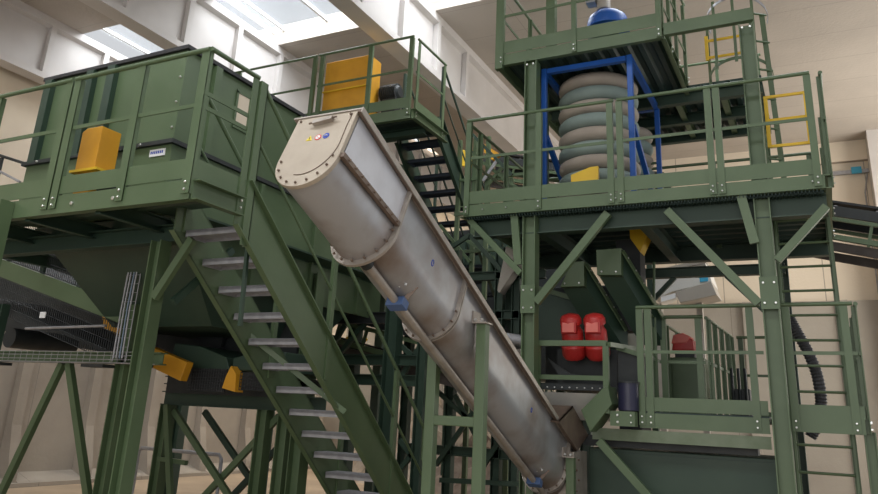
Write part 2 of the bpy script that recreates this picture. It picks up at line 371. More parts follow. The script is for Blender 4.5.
wn = obj('inspection_opening', MB().box((XB+.002, 5.40, 4.38), (XB+.008, 5.57, 4.72)), WALLL, hp, label='pale square inspection opening in the hopper side')
obj('opening_frame', MB().box((XB+.006, 5.37, 4.36), (XB+.014, 5.40, 4.74)).box((XB+.006, 5.57, 4.36), (XB+.014, 5.60, 4.74)).box((XB+.006, 5.37, 4.33), (XB+.014, 5.60, 4.38)).box((XB+.006, 5.37, 4.72), (XB+.014, 5.60, 4.76)), G, wn)
np_ = obj('name_plate', MB().box((-5.50, YA-.028, 3.775), (-5.30, YA-.021, 3.845)), WHITEP, hp, label='small white name plate with blue lettering')
tx = MB()
for k in range(7): tx.box((-5.485+k*.024, YA-.030, 3.80), (-5.470+k*.024, YA-.0275, 3.826))
obj('lettering', tx, BLUEI, np_)
# hopper substructure: side sheets down past the deck, outlet
lo = MB().prism([(XB+.02, 4.75, 3.2), (XB+.02, 8.5, 3.2), (XB+.02, 8.5, 2.75), (XB+.02, 5.4, 2.75)], (-.02, 0, 0))
obj('side_apron', lo, G, hp)
for y in (5.9, 6.9, 7.9): obj('apron_rib', MB().bar((XB+.04, y, 2.76), (XB+.04, y, 3.86), .05, .04, (0, 1, 0)), G, hp)
obj('discharge_cone', MB().add([(XA, YA+.2, 3.26), (XB, YA+.2, 3.26), (XB, YB, 3.26), (XA, YB, 3.26), (XA+.3, 5.8, 2.35), (XB-.3, 5.8, 2.35), (XB-.3, 7.6, 2.35), (XA+.3, 7.6, 2.35)],
    [(0,1,2,3), (4,7,6,5), (0,4,5,1), (1,5,6,2), (2,6,7,3), (3,7,4,0)]), GD, hp)

# yellow cover on hopper platform
yc = thing('motor_cover', 'small orange-yellow sheet metal cover standing before the left hopper', 'machine cover', (-5.77, 4.36, ZL))
obj('cover', MB().prism([(-5.96, 4.22, 3.57), (-5.96, 4.22, 3.94), (-5.90, 4.22, 3.97), (-5.70, 4.22, 3.97), (-5.70, 4.22, 3.56)], (0, .22, 0)), YEL, yc, bevel=.008)
obj('cover_flange', MB().box((-5.99, 4.19, 3.535), (-5.63, 4.46, 3.56)), YELB, yc)
obj('foot_box', MB().box((-5.95, 4.24, ZL), (-5.74, 4.42, 3.535)), YEL, yc, bevel=.006)
obj('motor', MB().tube([(-5.70, 4.35, 3.42), (-5.50, 4.35, 3.42)], .08, 16), DARKM, yc, smooth=True)

# staircase at left
st = staircase('staircase', 'green steel staircase with grey treads rising to the left hopper platform', -4.86, -4.22, 4.60, 3.02, 14, 0.243, 0.205, s_h=.295)
obj('newel_plate', MB().box((-4.198, 4.57, 2.85), (-4.186, 4.66, 4.32)).box((-4.24, 4.65, 2.85), (-4.186, 4.66, 4.32)), G, st)
for y, z in ((4.58, 3.12), (4.58, 3.03), (4.95, 2.95), (5.25, 2.72), (5.75, 2.35), (6.2, 1.92), (6.6, 1.6)): bolt(st, (-4.218, y, z+.12), (1, 0, 0), .016, m=G)

obj('hanging_rod', MB().bar(U(248, 243, X=-4.28), U(240, 326, X=-4.28), .03, .03, (0, 1, 0)), GD, st)
obj('diagonal_brace', MB().bar(U(238, 326, Y=5.55), U(345, 412, Y=6.2), .05, .04), G, st)
gl = thing('guard_rail', 'short dark railing behind the left edge of the hopper platform', 'railing', (-9.0, 6.5, 0))
obj('top_rail', MB().tube([U(-30, 146, Y=6.5), U(36, 167, Y=6.5)], .022, 8), DARKM, gl, smooth=True)
obj('post', MB().bar(U(2, 158, Y=6.5), U(2, 158, Y=6.5)-V((0, 0, 1.0)), .05, .04, (1, 0, 0)), DARKM, gl)
obj('lower_rail', MB().tube([U(-30, 156, Y=6.5), U(20, 182, Y=6.5)], .018, 8), GALV, gl, smooth=True)

# cable tray on A-frame
ct = thing('cable_tray', 'wire mesh cable tray on green beam with slanting legs, lower left', 'cable tray', (-7.3, 5.5, 0))
obj('support_beam', MB().ibeam((-9.4, 5.56, 2.0), (-5.9, 5.56, 2.0), .12, .10), G, ct)
for a, b in (((-7.38, 5.56, 1.94), (-8.2, 5.56, 0.0)), ((-7.28, 5.56, 1.94), (-6.28, 5.56, 0.0))): obj('leg', MB().bar(a, b, .075, .06, (1, 0, 0)), G, ct)
obj('leg', MB().ibeam((-6.43, 5.56, 0), (-6.43, 5.56, 2.55), .14, .13, (1, 0, 0)), G, ct)
obj('leg', MB().ibeam((-8.62, 5.56, 0), (-8.62, 5.56, 2.6), .10, .10, (1, 0, 0)), GD, ct)
wb = MB()
for y in (5.34, 5.40, 5.46):
    wb.tube([(-9.4, y, 1.94), (-5.9, y, 1.94)], .004, 5)
for z in (1.97, 2.01, 2.045):
    wb.tube([(-9.4, 5.33, z), (-5.9, 5.33, z)], .004, 5)
x = -9.38
while x < -5.9: wb.tube([(x, 5.47, 1.94), (x, 5.33, 1.94), (x, 5.33, 2.045)], .003, 5); x += .10
obj('wire_basket', wb, GALV, ct)
for x in (-8.3, -6.65): obj('basket_bracket', MB().box((x-.16, 5.34, 1.895), (x+.16, 5.5, 1.925)), DARKM, ct)
vt = MB()
for x in (-6.33, -6.14): vt.tube([(x, 5.31, 1.95), (x, 5.31, 2.98)], .005, 5)
z = 2.0
while z < 3.0: vt.tube([(-6.33, 5.31, z), (-6.14, 5.31, z)], .003, 5); z += .09
obj('vertical_wire_ladder', vt, GALV, ct)
for i, (x, m_) in enumerate(((-6.30, GALV), (-6.26, GALV), (-6.215, mat('blue_grey_cable', (.18, .24, .32), .5)), (-6.18, GALV))):
    tag(obj('cable', MB().tube([(x, 5.295, 1.98), (x-.01, 5.295, 2.45), (x+.004, 5.295, 2.95)], .008, 8), m_, None, smooth=True),
        ['grey cable at the left edge of the vertical wire tray', 'grey cable right beside the leftmost one on the wire tray', 'bluish cable climbing the vertical wire tray at left', 'grey cable at right edge of the vertical wire tray'][i], 'cable', 'cables on the vertical tray')

# mesh-guarded inclined conveyor under the hopper
cv = thing('inclined_conveyor', 'dark inclined conveyor behind black wire mesh guards, under the left platform', 'conveyor', (-7.9, 6.0, 0))
def cvz(x): return 3.0-(x+8.75)*.262
for a, b in ((-9.6, -6.6),):
    obj('side_beam', MB().bar((a, 5.72, cvz(a)), (b, 5.72, cvz(b)), .20, .05), G, cv)
obj('belt', MB().bar((-9.6, 6.3, cvz(-9.6)+.05), (-6.3, 6.3, cvz(-6.3)+.05), .05, .9), BLACK, cv)
obj('dark_back_panel', MB().prism([(-11.6, 6.95, 3.9), (-6.35, 6.95, 3.3), (-6.35, 6.95, 1.95), (-9.2, 6.95, 2.25), (-11.6, 6.95, 2.6)], (0, .08, 0)), DARKM, cv)  # dark panel added so the bright wall doesn't show through the mesh
obj('far_side_beam', MB().bar((-9.6, 6.85, cvz(-9.6)+.1), (-6.3, 6.85, cvz(-6.3)+.1), .45, .05), DARKM, cv)
obj('under_guard', MB().bar((-9.6, 6.3, cvz(-9.6)-.46), (-6.5, 6.3, cvz(-6.5)-.46), .03, 1.0), DARKM, cv)
def guard(name, zo0, zo1, y):
    g = MB(); x = -9.6
    while x < -6.3: g.tube([(x, y, cvz(x)+zo0), (x, y, cvz(x)+zo1)], .0045, 4); x += .036
    for q in range(5):
        zz = zo0+(zo1-zo0)*q/4; g.tube([(-9.6, y, cvz(-9.6)+zz), (-6.3, y, cvz(-6.3)+zz)], .005, 4)
    return obj(name, g, DARKM, cv)
guard('upper_mesh_guard', .12, .62, 5.70); guard('lower_mesh_guard', -.52, -.12, 5.70)
for x in (-9.0, -8.3, -7.6, -6.95): obj('guard_post', MB().bar((x, 5.74, cvz(x)-.1), (x, 5.74, cvz(x)+.58), .05, .04, (1, 0, 0)), GD, cv)
for x in (-9.0, -8.3, -7.6, -6.95): bolt(cv, (x, 5.69, cvz(x)+.35), (0, -1, 0), .022)
for x in (-8.9, -8.2, -7.5): obj('roller', MB().tube([(x, 5.9, cvz(x)-.08), (x, 6.7, cvz(x)-.08)], .06, 14), GALV, cv, smooth=True)
obj('white_sticker', MB().box((-8.12, 5.69, 2.45), (-8.02, 5.695, 2.52)), WHITEP, cv)
obj('end_drum', MB().tube([(-8.9, 5.9, 2.25), (-8.9, 6.8, 2.25)], .12, 24), DARKM, cv, smooth=True)
tag(obj('steel_bar', MB().tube([(-7.75, 5.3, 2.28), (-6.5, 5.3, 2.30)], .014, 8), GALV, smooth=True), 'thin pale steel bar lying level above the cable tray', 'bar')

# yellow side chutes and vibrating feeders
def slab_obj(name, pts, vec, m, label, cat, **k): return tag(obj(name, MB().prism(pts, vec), m, **k), label, cat)
slab_obj('side_guard', [U(100, 302, Y=6.0), U(133, 318, Y=6.0), U(133, 343, Y=6.0), U(104, 328, Y=6.0)], (0, .3, 0), YEL, 'orange-yellow guard behind the cables, upper one on the left', 'machine guard')
slab_obj('side_guard', [U(140, 342, Y=6.0), U(187, 362, Y=6.0), U(180, 381, Y=6.0), U(140, 362, Y=6.0)], (0, .10, 0), YEL, 'orange-yellow sloping guard just right of the thick left column', 'machine guard', bevel=.006)
def feeder(pts_body, pts_mesh, lab, nm='vibrating_feeder'):
    b = thing(nm, lab, 'feeder', pts_body[0])
    obj('housing', MB().prism(pts_body, (0, .9, 0)), GD, b, bevel=.01)
    y = pts_mesh[0].y; g = MB()
    x0, x1 = min(p.x for p in pts_mesh), max(p.x for p in pts_mesh); z0, z1 = min(p.z for p in pts_mesh), max(p.z for p in pts_mesh)
    obj('dark_screen_backing', MB().box((x0, y+.03, z0), (x1, y+.05, z1)), BLACK, b)
    n_ = int((x1-x0)/.035)
    for k in range(n_+1): g.tube([(x0+k*.035, y, z0), (x0+k*.035, y, z1)], .004, 4)
    for k in range(int((z1-z0)/.035)+1): g.tube([(x0, y, z0+k*.035), (x1, y, z0+k*.035)], .004, 4)
    obj('mesh_screen', g, DARKM, b)
    return b
f1 = feeder([U(p[0], p[1], Y=6.3) for p in ((170, 362), (175, 343), (200, 346), (226, 357), (230, 372), (192, 372))], [U(p[0], p[1], Y=6.25) for p in ((190, 368), (222, 392))], 'dark green feeder box with mesh screen, nearer the thick left column')
f2 = feeder([U(p[0], p[1], Y=6.3) for p in ((232, 370), (233, 358), (262, 350), (285, 352), (285, 372))], [U(p[0], p[1], Y=6.25) for p in ((241, 372), (269, 391))], 'dark green feeder box with mesh screen, seen behind the stair treads')
slab_obj('side_guard', [U(p[0], p[1], Y=6.2) for p in ((226, 376), (231, 366), (236, 374), (235, 392), (222, 388))], (0, .12, 0), YEL, 'small yellow sloping guard between the two dark feeder boxes', 'machine guard')
lp = MB()
P0 = U(193, 385, Y=6.35); 
for k in range(7): lp.tube([P0+V((k*.05, 0, -.02)), P0+V((k*.05+.06, .25, .06+.03*math.sin(k)))], .022, 6)
tag(obj('film_scraps', lp, FILM, smooth=False), 'crumpled pale plastic film inside the left feeder box', 'plastic scrap', kind='stuff')
slab_obj('feeder_dark_backing', [(-7.2, 6.9, 2.55), (-5.3, 6.9, 2.55), (-5.3, 6.9, 1.7), (-7.2, 6.9, 1.7)], (0, .06, 0), DARKM, 'dark panel added behind the two feeder boxes to close the bright gap', 'machine panel')  # added dark backing that fills the bright gap around the feeders
slab_obj('ribbed_hood', [U(p[0], p[1], Y=5.9) for p in ((192, 312), (210, 299), (219, 298), (228, 311), (229, 320), (194, 321))], (0, .3, 0), FILM, 'brown and white ribbed hood left of the stair, below the hopper', 'hood')

# support frame with cross bracing
sf = thing('support_frame', 'dark green support frame with cross bracing below the feeders, seen left of the stair', 'support', (-6.3, 7.0, 0))
obj('beam', MB().ibeam((-7.3, 7.0, 1.64), (-4.9, 7.0, 1.64), .16, .12), GD, sf)
obj('beam', MB().ibeam((-7.3, 7.0, 1.5+.35), (-4.9, 7.0, 1.85), .10, .10), DARKM, sf)
for x in (-7.22, -5.72, -5.42): obj('leg', MB().ibeam((x, 7.0, 0), (x, 7.0, 1.56), .14, .13, (1, 0, 0)), G, sf)
obj('leg', MB().bar((-7.15, 6.9, 1.56), (-6.72, 6.9, 0.0), .07, .05, (1, 0, 0)), G, sf)
for y in (6.98, 7.5):
    obj('brace', MB().bar((-7.1, y, 1.5), (-5.45, y, 0.1), .07, .05, (0, 0, 1)), GD if y > 7.2 else G, sf)
    obj('brace', MB().bar((-5.55, y+.06, 1.5), (-7.0, y+.06, 0.1), .07, .05, (0, 0, 1)), GD if y > 7.2 else G, sf)
obj('tie_rail', MB().bar((-7.2, 6.95, .95), (-6.75, 6.95, .93), .05, .05), G, sf)
bb = thing('barrier_stand', 'low pale tubular stand on the floor behind the thick left column', 'stand', (-7.2, 8.2, 0))
obj('hoop', MB().tube([(-8.9, 8.2, 0), (-8.9, 8.2, .9), (-8.85, 8.2, .95), (-7.4, 8.2, .95), (-7.35, 8.2, .9), (-7.35, 8.2, 0)], .025, 10), GALV, bb, smooth=True)
obj('tie', MB().tube([(-8.9, 8.2, .3), (-7.35, 8.2, .3)], .02, 8), GALV, bb, smooth=True)

# ------------------------------------------------------------ screw conveyor
CX = -2.5; inc = rad(24.5)
AX = V((0, math.cos(inc), -math.sin(inc))); UP = V((0, math.sin(inc), math.cos(inc))); O = V((CX, 3.64, 3.41))
def T(s, x, u): return O + AX*s + UP*u + V((x, 0, 0))
def ushape(wd, h, n=20, x0=None):
    r = wd/2; xc = -wd/2 if x0 is None else x0
    pts = [(xc-r, 0)]
    for k in range(n+1):
        a = math.pi + math.pi*k/n; pts.append((xc+r*math.cos(a), -(h-r)+r*math.sin(a)))
    pts.append((xc+r, 0)); return pts
sc_ = thing('screw_conveyor', 'long stainless steel trough screw conveyor sloping down across the middle', 'screw conveyor', (CX-.24, 5.8, 0))
def uprism(wd, h, s0, s1, x0, grow=0.0, du=0.0):
    p = ushape(wd+2*grow, h+grow, x0=x0); return MB().prism([T(s0, a, b+du) for a, b in p], AX*(s1-s0))
obj('discharge_section', uprism(.44, .60, .02, .76, -.23), INOX, sc_, smooth=True)
obj('end_plate', uprism(.44, .60, -.012, .018, -.23, grow=.012), CAPM, sc_, bevel=.002)
obj('section_flange', uprism(.44, .60, .755, .778, -.23, grow=.04), INOXB, sc_)
W2, H2 = .425, .52
obj('trough', uprism(W2, H2, .778, 5.15, -.235), INOX, sc_, smooth=True)
obj('section_flange', uprism(W2, H2, .78, .80, -.235, grow=.03), INOXB, sc_)
for s_ in (1.86, 1.885): obj('section_flange', uprism(W2, H2, s_, s_+.012, -.235, grow=.032), INOXB, sc_)
for s_ in (4.85, 4.88): obj('section_flange', uprism(W2, H2, s_, s_+.014, -.235, grow=.035), INOXB, sc_)
# pale cover side sheet of the discharge hood with dark angle rail below it
obj('hood_side_sheet', MB().prism([T(.03, -.010, -.02), T(.76, -.010, -.02), T(.76, -.010, -.30), T(.03, -.010, -.36)], (.010, 0, 0)), INOXP, sc_, label='pale flat side sheet of the discharge hood')
obj('hood_angle', MB().prism([T(.0, .0, -.36), T(.76, .0, -.30), T(.76, .0, -.335), T(.0, .0, -.395)], (.03, 0, 0)), RUSTY, sc_)
obj('cover', MB().prism([T(-.02, -.50, .0), T(-.02, .03, .0), T(5.1, .03, .0), T(5.1, -.50, .0)], UP*.012), INOXB, sc_)
obj('cover_flange', MB().prism([T(-.02, .01, -.006), T(-.02, .035, -.006), T(5.1, .035, -.006), T(5.1, .01, -.006)], UP*-.018), RUSTY, sc_)
obj('cover_edge', MB().prism([T(-.02, .035, -.028), T(-.02, .043, -.028), T(5.1, .043, -.028), T(5.1, .035, -.028)], UP*.045), INOXB, sc_)
for k in range(9): bolt(sc_, T(.06+.082*k, .030, -.372+.006*k), (1, 0, 0), .009, RUSTY)
for s_, h_, w_ in ((.766, .60, .44), (1.875, H2, W2), (4.87, H2, W2)):
    p = ushape(w_+.035, h_+.017, 8, -.235)
    for a, b in p[1:-1]: bolt(sc_, T(s_-.028, a, b), -AX, .009, RUSTY)
pe = ushape(.39, .585, 8, -.235)
for a, b in pe: bolt(sc_, T(-.012, a, b-.03*(b > -.01)), -AX, .008, RUSTY)
# curved weld line on end plate
ep = MB(); pts = []
for k in range(15):
    a = -math.pi*0.02 - math.pi*.55*k/14; pts.append(T(-.014, -.235-.0+ .205*math.cos(a), -.27+.25*math.sin(a)+0.0))
ep.tube([T(-.014, -.03, -.02), T(-.014, -.035, -.14)]+pts, .003, 5); obj('weld_line', ep, RUSTY, sc_)
obj('lifting_lug', MB().prism([T(-.014, -.30, -.06), T(-.014, -.16, -.045), T(-.014, -.16, -.075), T(-.014, -.30, -.095)], -AX*.03), INOXB, sc_)
obj('lug_pin', MB().tube([T(-.035, -.33, -.085), T(-.035, -.13, -.055)], .007, 6), RUSTY, sc_)
# stickers on the end plate
def disc(c, r, nrm, n=20, th=.002): return MB().lathe(c, [(r, 0), (r, th)], n, nrm)
st1 = T(-.0125, -.29, -.205); st2 = T(-.0125, -.225, -.205); st3 = T(-.0125, -.165, -.200)
ux, uu = V((1, 0, 0)), UP
obj('warning_sticker', MB().prism([st1+ux*-.024+uu*-.018, st1+ux*.024+uu*-.018, st1+uu*.026], -AX*.002), YELI, sc_, label='yellow triangular warning sticker')
a = obj('prohibition_sticker', disc(st2, .024, -AX), REDI, sc_, label='red and white round prohibition sticker')
obj('white_centre', disc(st2-AX*.0015, .017, -AX), WHITEP, a); obj('slash', MB().bar(st2-AX*.004+ux*-.014+uu*.012, st2-AX*.004+ux*.014+uu*-.012, .005, .002, -AX), REDI, a)
a = obj('mandatory_sticker', disc(st3, .024, -AX), BLUEI, sc_, label='blue round mandatory sign sticker')
obj('white_pictogram', MB().bar(st3-AX*.003+ux*-.012, st3-AX*.003+ux*.012, .010, .002, -AX), WHITEP, a)
obj('warning_mark', MB().bar(st1-AX*.003+uu*-.008, st1-AX*.003+uu*.010, .002, .005, -AX), DARKM, sc_)
# blue maker's marks on the trough side
for s_, r_ in ((1.36, .026), (3.72, .022)):
    c = T(s_, -.235+W2/2+.001, -.20); pts = [c+AX*(r_*.6*math.cos(t*.5))+UP*(r_*math.sin(t*.5)) for t in range(13)]
    obj('blue_oval_mark', MB().tube(pts, .004, 5, False), BLUEI, sc_)
# drain pipe with blue brackets
obj('side_pipe', MB().tube([T(.84, -.20, -.56), T(5.3, -.20, -.56)], .029, 14), INOXB, sc_, smooth=True)
obj('pipe_cap', MB().tube([T(.82, -.20, -.56), T(.87, -.20, -.56)], .045, 14), DARKM, sc_, smooth=True)
for s_ in (1.34, 4.55):
    obj('pipe_bracket', MB().prism([T(s_-.05, -.27, -.53), T(s_-.05, -.13, -.53), T(s_-.05, -.13, -.60), T(s_-.05, -.27, -.60)], AX*.09), BLUED, sc_, bevel=.006, label='blue clamp block around the side pipe')
    obj('bracket_strap', MB().bar(T(s_, -.17, -.56), T(s_-.02, -.07, -.43), .03, .01), RUSTY, sc_)
    for k in range(3): bolt(sc_, T(s_-.12, -.10-.05*k, -.478-.012*k), -UP, .010)
# inlet piece and end box
for xx in (-2.46, -2.92):
    obj('inlet_plate', MB().prism([(xx, 7.50, 1.60), (xx, 7.99, 1.76), (xx, 8.56, 1.47), (xx, 8.15, 1.31)], (.02, 0, 0)), RUSTY, sc_, label='brown inlet side plate' if xx > -2.6 else None)
obj('inlet_back', MB().prism([(-2.92, 7.50, 1.60), (-2.44, 7.50, 1.60), (-2.44, 7.99, 1.76), (-2.92, 7.99, 1.76)], (0, .01, -.015)), RUSTY, sc_)
obj('end_box', MB().box((-2.98, 8.02, .55), (-2.44, 8.5, 1.30)), INOXB, sc_, bevel=.006)
for k in range(6): bolt(sc_, (-2.436, 8.08+.08*(k % 2), .72+k*.1), (1, 0, 0), .012, RUSTY)
# supports of the screw
for (y, s_, lab) in ((5.6, 2.3, 'green portal support under the middle of the screw conveyor'), (7.95, 4.7, 'green portal support under the lower end of the screw conveyor')):
    t = thing('conveyor_support', lab, 'support stand', (CX-.235, y, 0))
    zt = (O+AX*((y-3.64)/math.cos(inc))).z
    for x, zz in ((CX+.045, zt-.20), (CX-.385, zt-.36)):
        obj('leg', MB().bar((x, y, 0), (x, y, zz), .085, .085, (1, 0, 0)), G, t, bevel=.006)
        obj('base_plate', MB().box((x-.09, y-.09, 0), (x+.09, y+.09, .015)), G, t)
    obj('cross_bar', MB().bar((CX-.35, y, 1.56 if y < 6 else .62), (CX+.005, y, 1.56 if y < 6 else .62), .075, .075), G, t, bevel=.006)
    h = obj('head_bracket', MB().box((CX-.03, y-.07, zt-.20), (CX+.10, y+.07, zt-.188)).box((CX-.022, y-.07, zt-.188), (CX-.010, y+.07, zt-.10)), INOXB, t)
    for dx in (-.01, .05): bolt(h, (CX+dx+.01, y-.05, zt-.17), (0, -1, 0), .014)

# ------------------------------------------------------------ rear platform with yellow cover, rear stair
ZR = 6.02
rp = thing('access_platform', 'green platform behind the hopper carrying the big yellow box', 'platform', (-7, 9.5, 0))
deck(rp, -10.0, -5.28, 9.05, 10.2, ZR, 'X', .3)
obj('front_girder', MB().channel((-10.0, 9.03, ZR-.09), (-5.26, 9.03, ZR-.09), .16, .07, flip=-1), G, rp)
obj('side_girder', MB().channel((-5.255, 9.05, ZR-.09), (-5.255, 10.2, ZR-.09), .16, .07), G, rp)
railing(rp, (-10.0, 9.0, ZR), (-5.26, 9.0, ZR), [10+x for x in (-8.8, -7.15, -7.0, -6.05, -5.30)], breaks=(10-7.08,), h=1.2, toe=.17, mids=(.64,), inward=(0, 1, 0))
railing(rp, (-5.245, 9.12, ZR), (-5.245, 10.1, ZR), [0.05, .95], h=1.2, toe=.17, mids=(.64,), inward=(-1, 0, 0))
for x, y in ((-6.3, 9.6), (-9.6, 9.6)): obj('column', MB().ibeam((x, y, 0), (x, y, ZR-.18), .16, .16, (1, 0, 0)), GD, rp)
obj('under_beam', MB().ibeam((-9.6, 9.6, ZR-.16), (-5.3, 9.6, ZR-.16), .12, .12), GD, rp)
bx = thing('machine_cover', 'big orange-yellow sheet metal box on the platform behind the hopper', 'machine cover', (-6.5, 9.5, ZR))
obj('cover', MB().box((-7.08, 9.22, ZR+.01), (-6.20, 9.58, 7.19)), YEL, bx, bevel=.015)
obj('cover_lip', MB().box((-7.08, 9.19, 6.62), (-6.20, 9.22, 6.64)), YELB, bx)
mt = thing('electric_motor', 'grey electric motor beside the big yellow box on the rear platform', 'motor', (-5.85, 9.5, ZR))
mm = MB()
for k in range(9): mm.lathe((-6.15+k*.035, 9.62, 6.62), [(.15, 0), (.15, .018)], 20, (1, 0, 0))
mm.lathe((-6.16, 9.62, 6.62), [(.13, 0), (.13, .30), (.08, .34)], 20, (1, 0, 0))
obj('finned_body', mm, DARKM, mt); obj('foot', MB().box((-6.1, 9.52, ZR), (-5.85, 9.72, 6.49)), DARKM, mt)
staircase('staircase', 'dark rear staircase descending from the platform with the yellow box', -6.08, -5.35, 10.2, 5.95, 18, 0.245, 0.215, s_h=.26, tm=mat('dark_tread_steel', (0.035, 0.045, 0.065), 0.6), m=GD)

# ------------------------------------------------------------ middle platform (deck 4.04 m)
ZM = 4.04; YM = 7.88; XL, XR = -3.76, 0.16
mp = thing('access_platform', 'broad green middle platform at right with long handrail and toe boards', 'platform', (-1.8, 9.2, 0))
obj('front_girder', MB().channel((XL, YM+.012, ZM-.07), (XR, YM+.012, ZM-.07), .14, .06, flip=-1), G, mp)
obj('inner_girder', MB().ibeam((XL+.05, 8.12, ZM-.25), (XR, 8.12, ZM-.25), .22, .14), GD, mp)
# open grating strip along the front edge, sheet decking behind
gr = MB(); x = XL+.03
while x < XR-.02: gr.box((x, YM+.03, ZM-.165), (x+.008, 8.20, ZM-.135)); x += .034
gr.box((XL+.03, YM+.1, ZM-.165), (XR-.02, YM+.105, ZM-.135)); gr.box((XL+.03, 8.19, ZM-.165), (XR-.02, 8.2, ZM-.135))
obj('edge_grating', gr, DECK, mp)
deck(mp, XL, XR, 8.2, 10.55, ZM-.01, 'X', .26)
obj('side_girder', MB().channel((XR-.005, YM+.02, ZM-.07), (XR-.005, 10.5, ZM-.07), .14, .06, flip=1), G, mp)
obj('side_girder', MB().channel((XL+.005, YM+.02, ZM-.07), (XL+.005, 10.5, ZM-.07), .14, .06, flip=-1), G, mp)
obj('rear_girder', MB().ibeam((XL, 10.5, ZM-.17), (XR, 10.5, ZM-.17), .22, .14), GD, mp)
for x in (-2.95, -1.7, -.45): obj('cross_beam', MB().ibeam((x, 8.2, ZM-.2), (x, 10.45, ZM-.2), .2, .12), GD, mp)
railing(mp, (XL+.02, YM-.01, ZM), (XR-.03, YM-.01, ZM), [x-XL-.02 for x in (-3.72, -2.80, -1.95, -1.84, -.88, -.79, .10)], breaks=(-1.90-XL,), toe=.16, mids=(.60,))
for x in (-3.72, -3.5, -3.2, -1.9, -.9, .05): bolt(mp, (x, YM-.012, ZM-.07), (0, -1, 0), .009)
railing(mp, (XR+.07, YM+.02, ZM), (XR+.07, 10.4, ZM), [0.03, 1.2, 2.3], toe=.16, mids=(.60,), inward=(-1, 0, 0), post_w=.08)
railing(mp, (XL+.02, 10.45, ZM), (XR-.03, 10.45, ZM), [.05, 1.3, 2.6, 3.8], toe=.1, mids=(.30, .60,), inward=(0, -1, 0))
railing(mp, (XL, YM+.1, ZM), (XL, 10.4, ZM), [.3, 1.2, 2.2], toe=.16, mids=(.60,), inward=(1, 0, 0))
def column(par, x, y, z1, w_=.15, m=G, z0=0):
    c = obj('column', MB().ibeam((x, y, z0), (x, y, z1), w_, w_, (1, 0, 0)), m, par)
    obj('base_plate', MB().box((x-.13, y-.13, 0), (x+.13, y+.13, .02)), m, c); return c
for x in (-2.955, -.435):
    c = column(mp, x, 8.06, 5.90, .155)
    for zz in (2.90,):
        obj('splice_plate', MB().box((x-.085, 7.97, zz-.16), (x+.085, 7.985, zz+.16)), G, c)
        for dx in (-.05, .05):
            for dz in (-.1, .1): bolt(c, (x+dx, 7.97, zz+dz), (0, -1, 0), .013)
    for dx in (-.04, .04): bolt(c, (x+dx, 7.975, 5.84), (0, -1, 0), .014)
for x in (-3.0, -.40): column(mp, x, 10.45, 3.75, .15, GD)
obj('knee_brace', MB().bar((-2.86, 8.0, 2.86), (-2.02, 8.0, 3.84), .085, .07), G, mp)
obj('knee_brace', MB().bar((-3.05, 8.0, 3.20), (-3.72, 8.0, 3.88), .07, .06), G, mp)
obj('knee_brace', MB().bar((-.54, 8.0, 2.80), (-1.38, 8.0, 3.82), .085, .07), G, mp)
obj('knee_brace', MB().bar((-.34, 8.0, 3.22), (.15, 8.0, 3.74), .075, .07), G, mp)
obj('web_stiffener', MB().bar((-3.08, 7.99, 3.3), (-3.13, 7.97, 3.9), .09, .04, (1, 0, 0)), G, mp)
obj('web_stiffener', MB().bar((-.53, 7.96, 3.4), (-.62, 7.94, 3.9), .09, .04, (1, 0, 0)), G, mp)
obj('rear_beam', MB().ibeam((-2.1, 10.2, 3.56), (-.35, 10.2, 3.56), .13, .12), GD, mp)
obj('rear_brace', MB().bar((-2.0, 10.2, 3.2), (-1.7, 10.2, 3.5), .06, .05), GD, mp)
obj('rear_brace', MB().bar((-1.05, 10.2, 3.5), (-.55, 10.2, 2.95), .07, .05), GD, mp)
# yellow self-closing gate
def gate(name, label, P, wd, ht, par_dir=(1, 0, 0), bars=(.02, .52, .98)):
    g = thing(name, label, 'safety gate', P); d = V(par_dir); P = V(P)
    obj('hinge_upright', MB().bar(P, P+V((0, 0, ht)), .04, .03), YELB, g); obj('closing_upright', MB().bar(P+d*wd, P+d*wd+V((0, 0, ht)), .05, .03, d), YELB, g)
    for f in bars: obj('bar', MB().bar(P+V((0, 0, ht*f)), P+d*wd+V((0, 0, ht*f)), .03, .02), YELB, g)
    return g
gate('safety_gate', 'yellow self-closing safety gate on the middle platform at right', (-.32, 8.30, 4.52), .40, .60)

# ------------------------------------------------------------ upper platform (deck 6.05 m)
ZU = 6.05
up_p = thing('access_platform', 'green upper platform at top right with ladder opening', 'platform', (-2.3, 9.8, 4.1))
obj('front_girder', MB().channel((-3.38, 8.0, ZU-.07), (-1.34, 8.0, ZU-.07), .15, .06, flip=-1), G, up_p)
obj('edge_beam', MB().channel((-1.32, 8.0, ZU-.04), (-.36, 8.0, ZU-.04), .15, .07, flip=-1), G, up_p)
obj('side_girder', MB().channel((-3.385, 8.02, ZU-.07), (-3.385, 11.6, ZU-.07), .15, .06, flip=-1), G, up_p)
deck(up_p, -3.38, -1.38, 8.04, 11.45, ZU, 'Y', .18)
deck(up_p, -1.38, -.4, 9.75, 11.45, ZU, 'Y', .18)
obj('inner_side_girder', MB().channel((-1.36, 8.04, ZU-.07), (-1.36, 9.75, ZU-.07), .15, .05, flip=1), G, up_p)
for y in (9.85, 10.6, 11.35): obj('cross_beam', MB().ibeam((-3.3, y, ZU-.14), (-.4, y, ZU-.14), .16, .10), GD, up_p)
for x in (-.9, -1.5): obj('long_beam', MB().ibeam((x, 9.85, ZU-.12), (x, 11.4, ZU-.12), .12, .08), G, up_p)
railing(up_p, (-3.37, 7.97, ZU), (-1.36, 7.97, ZU), [.02, .98, 2.0], toe=.17, mids=(.55,), drop=.14, post_w=.06)
obj('corner_post', MB().bar((-3.38, 8.0, ZU-.2), (-3.38, 8.0, 7.2), .10, .08, (1, 0, 0)), G, up_p)
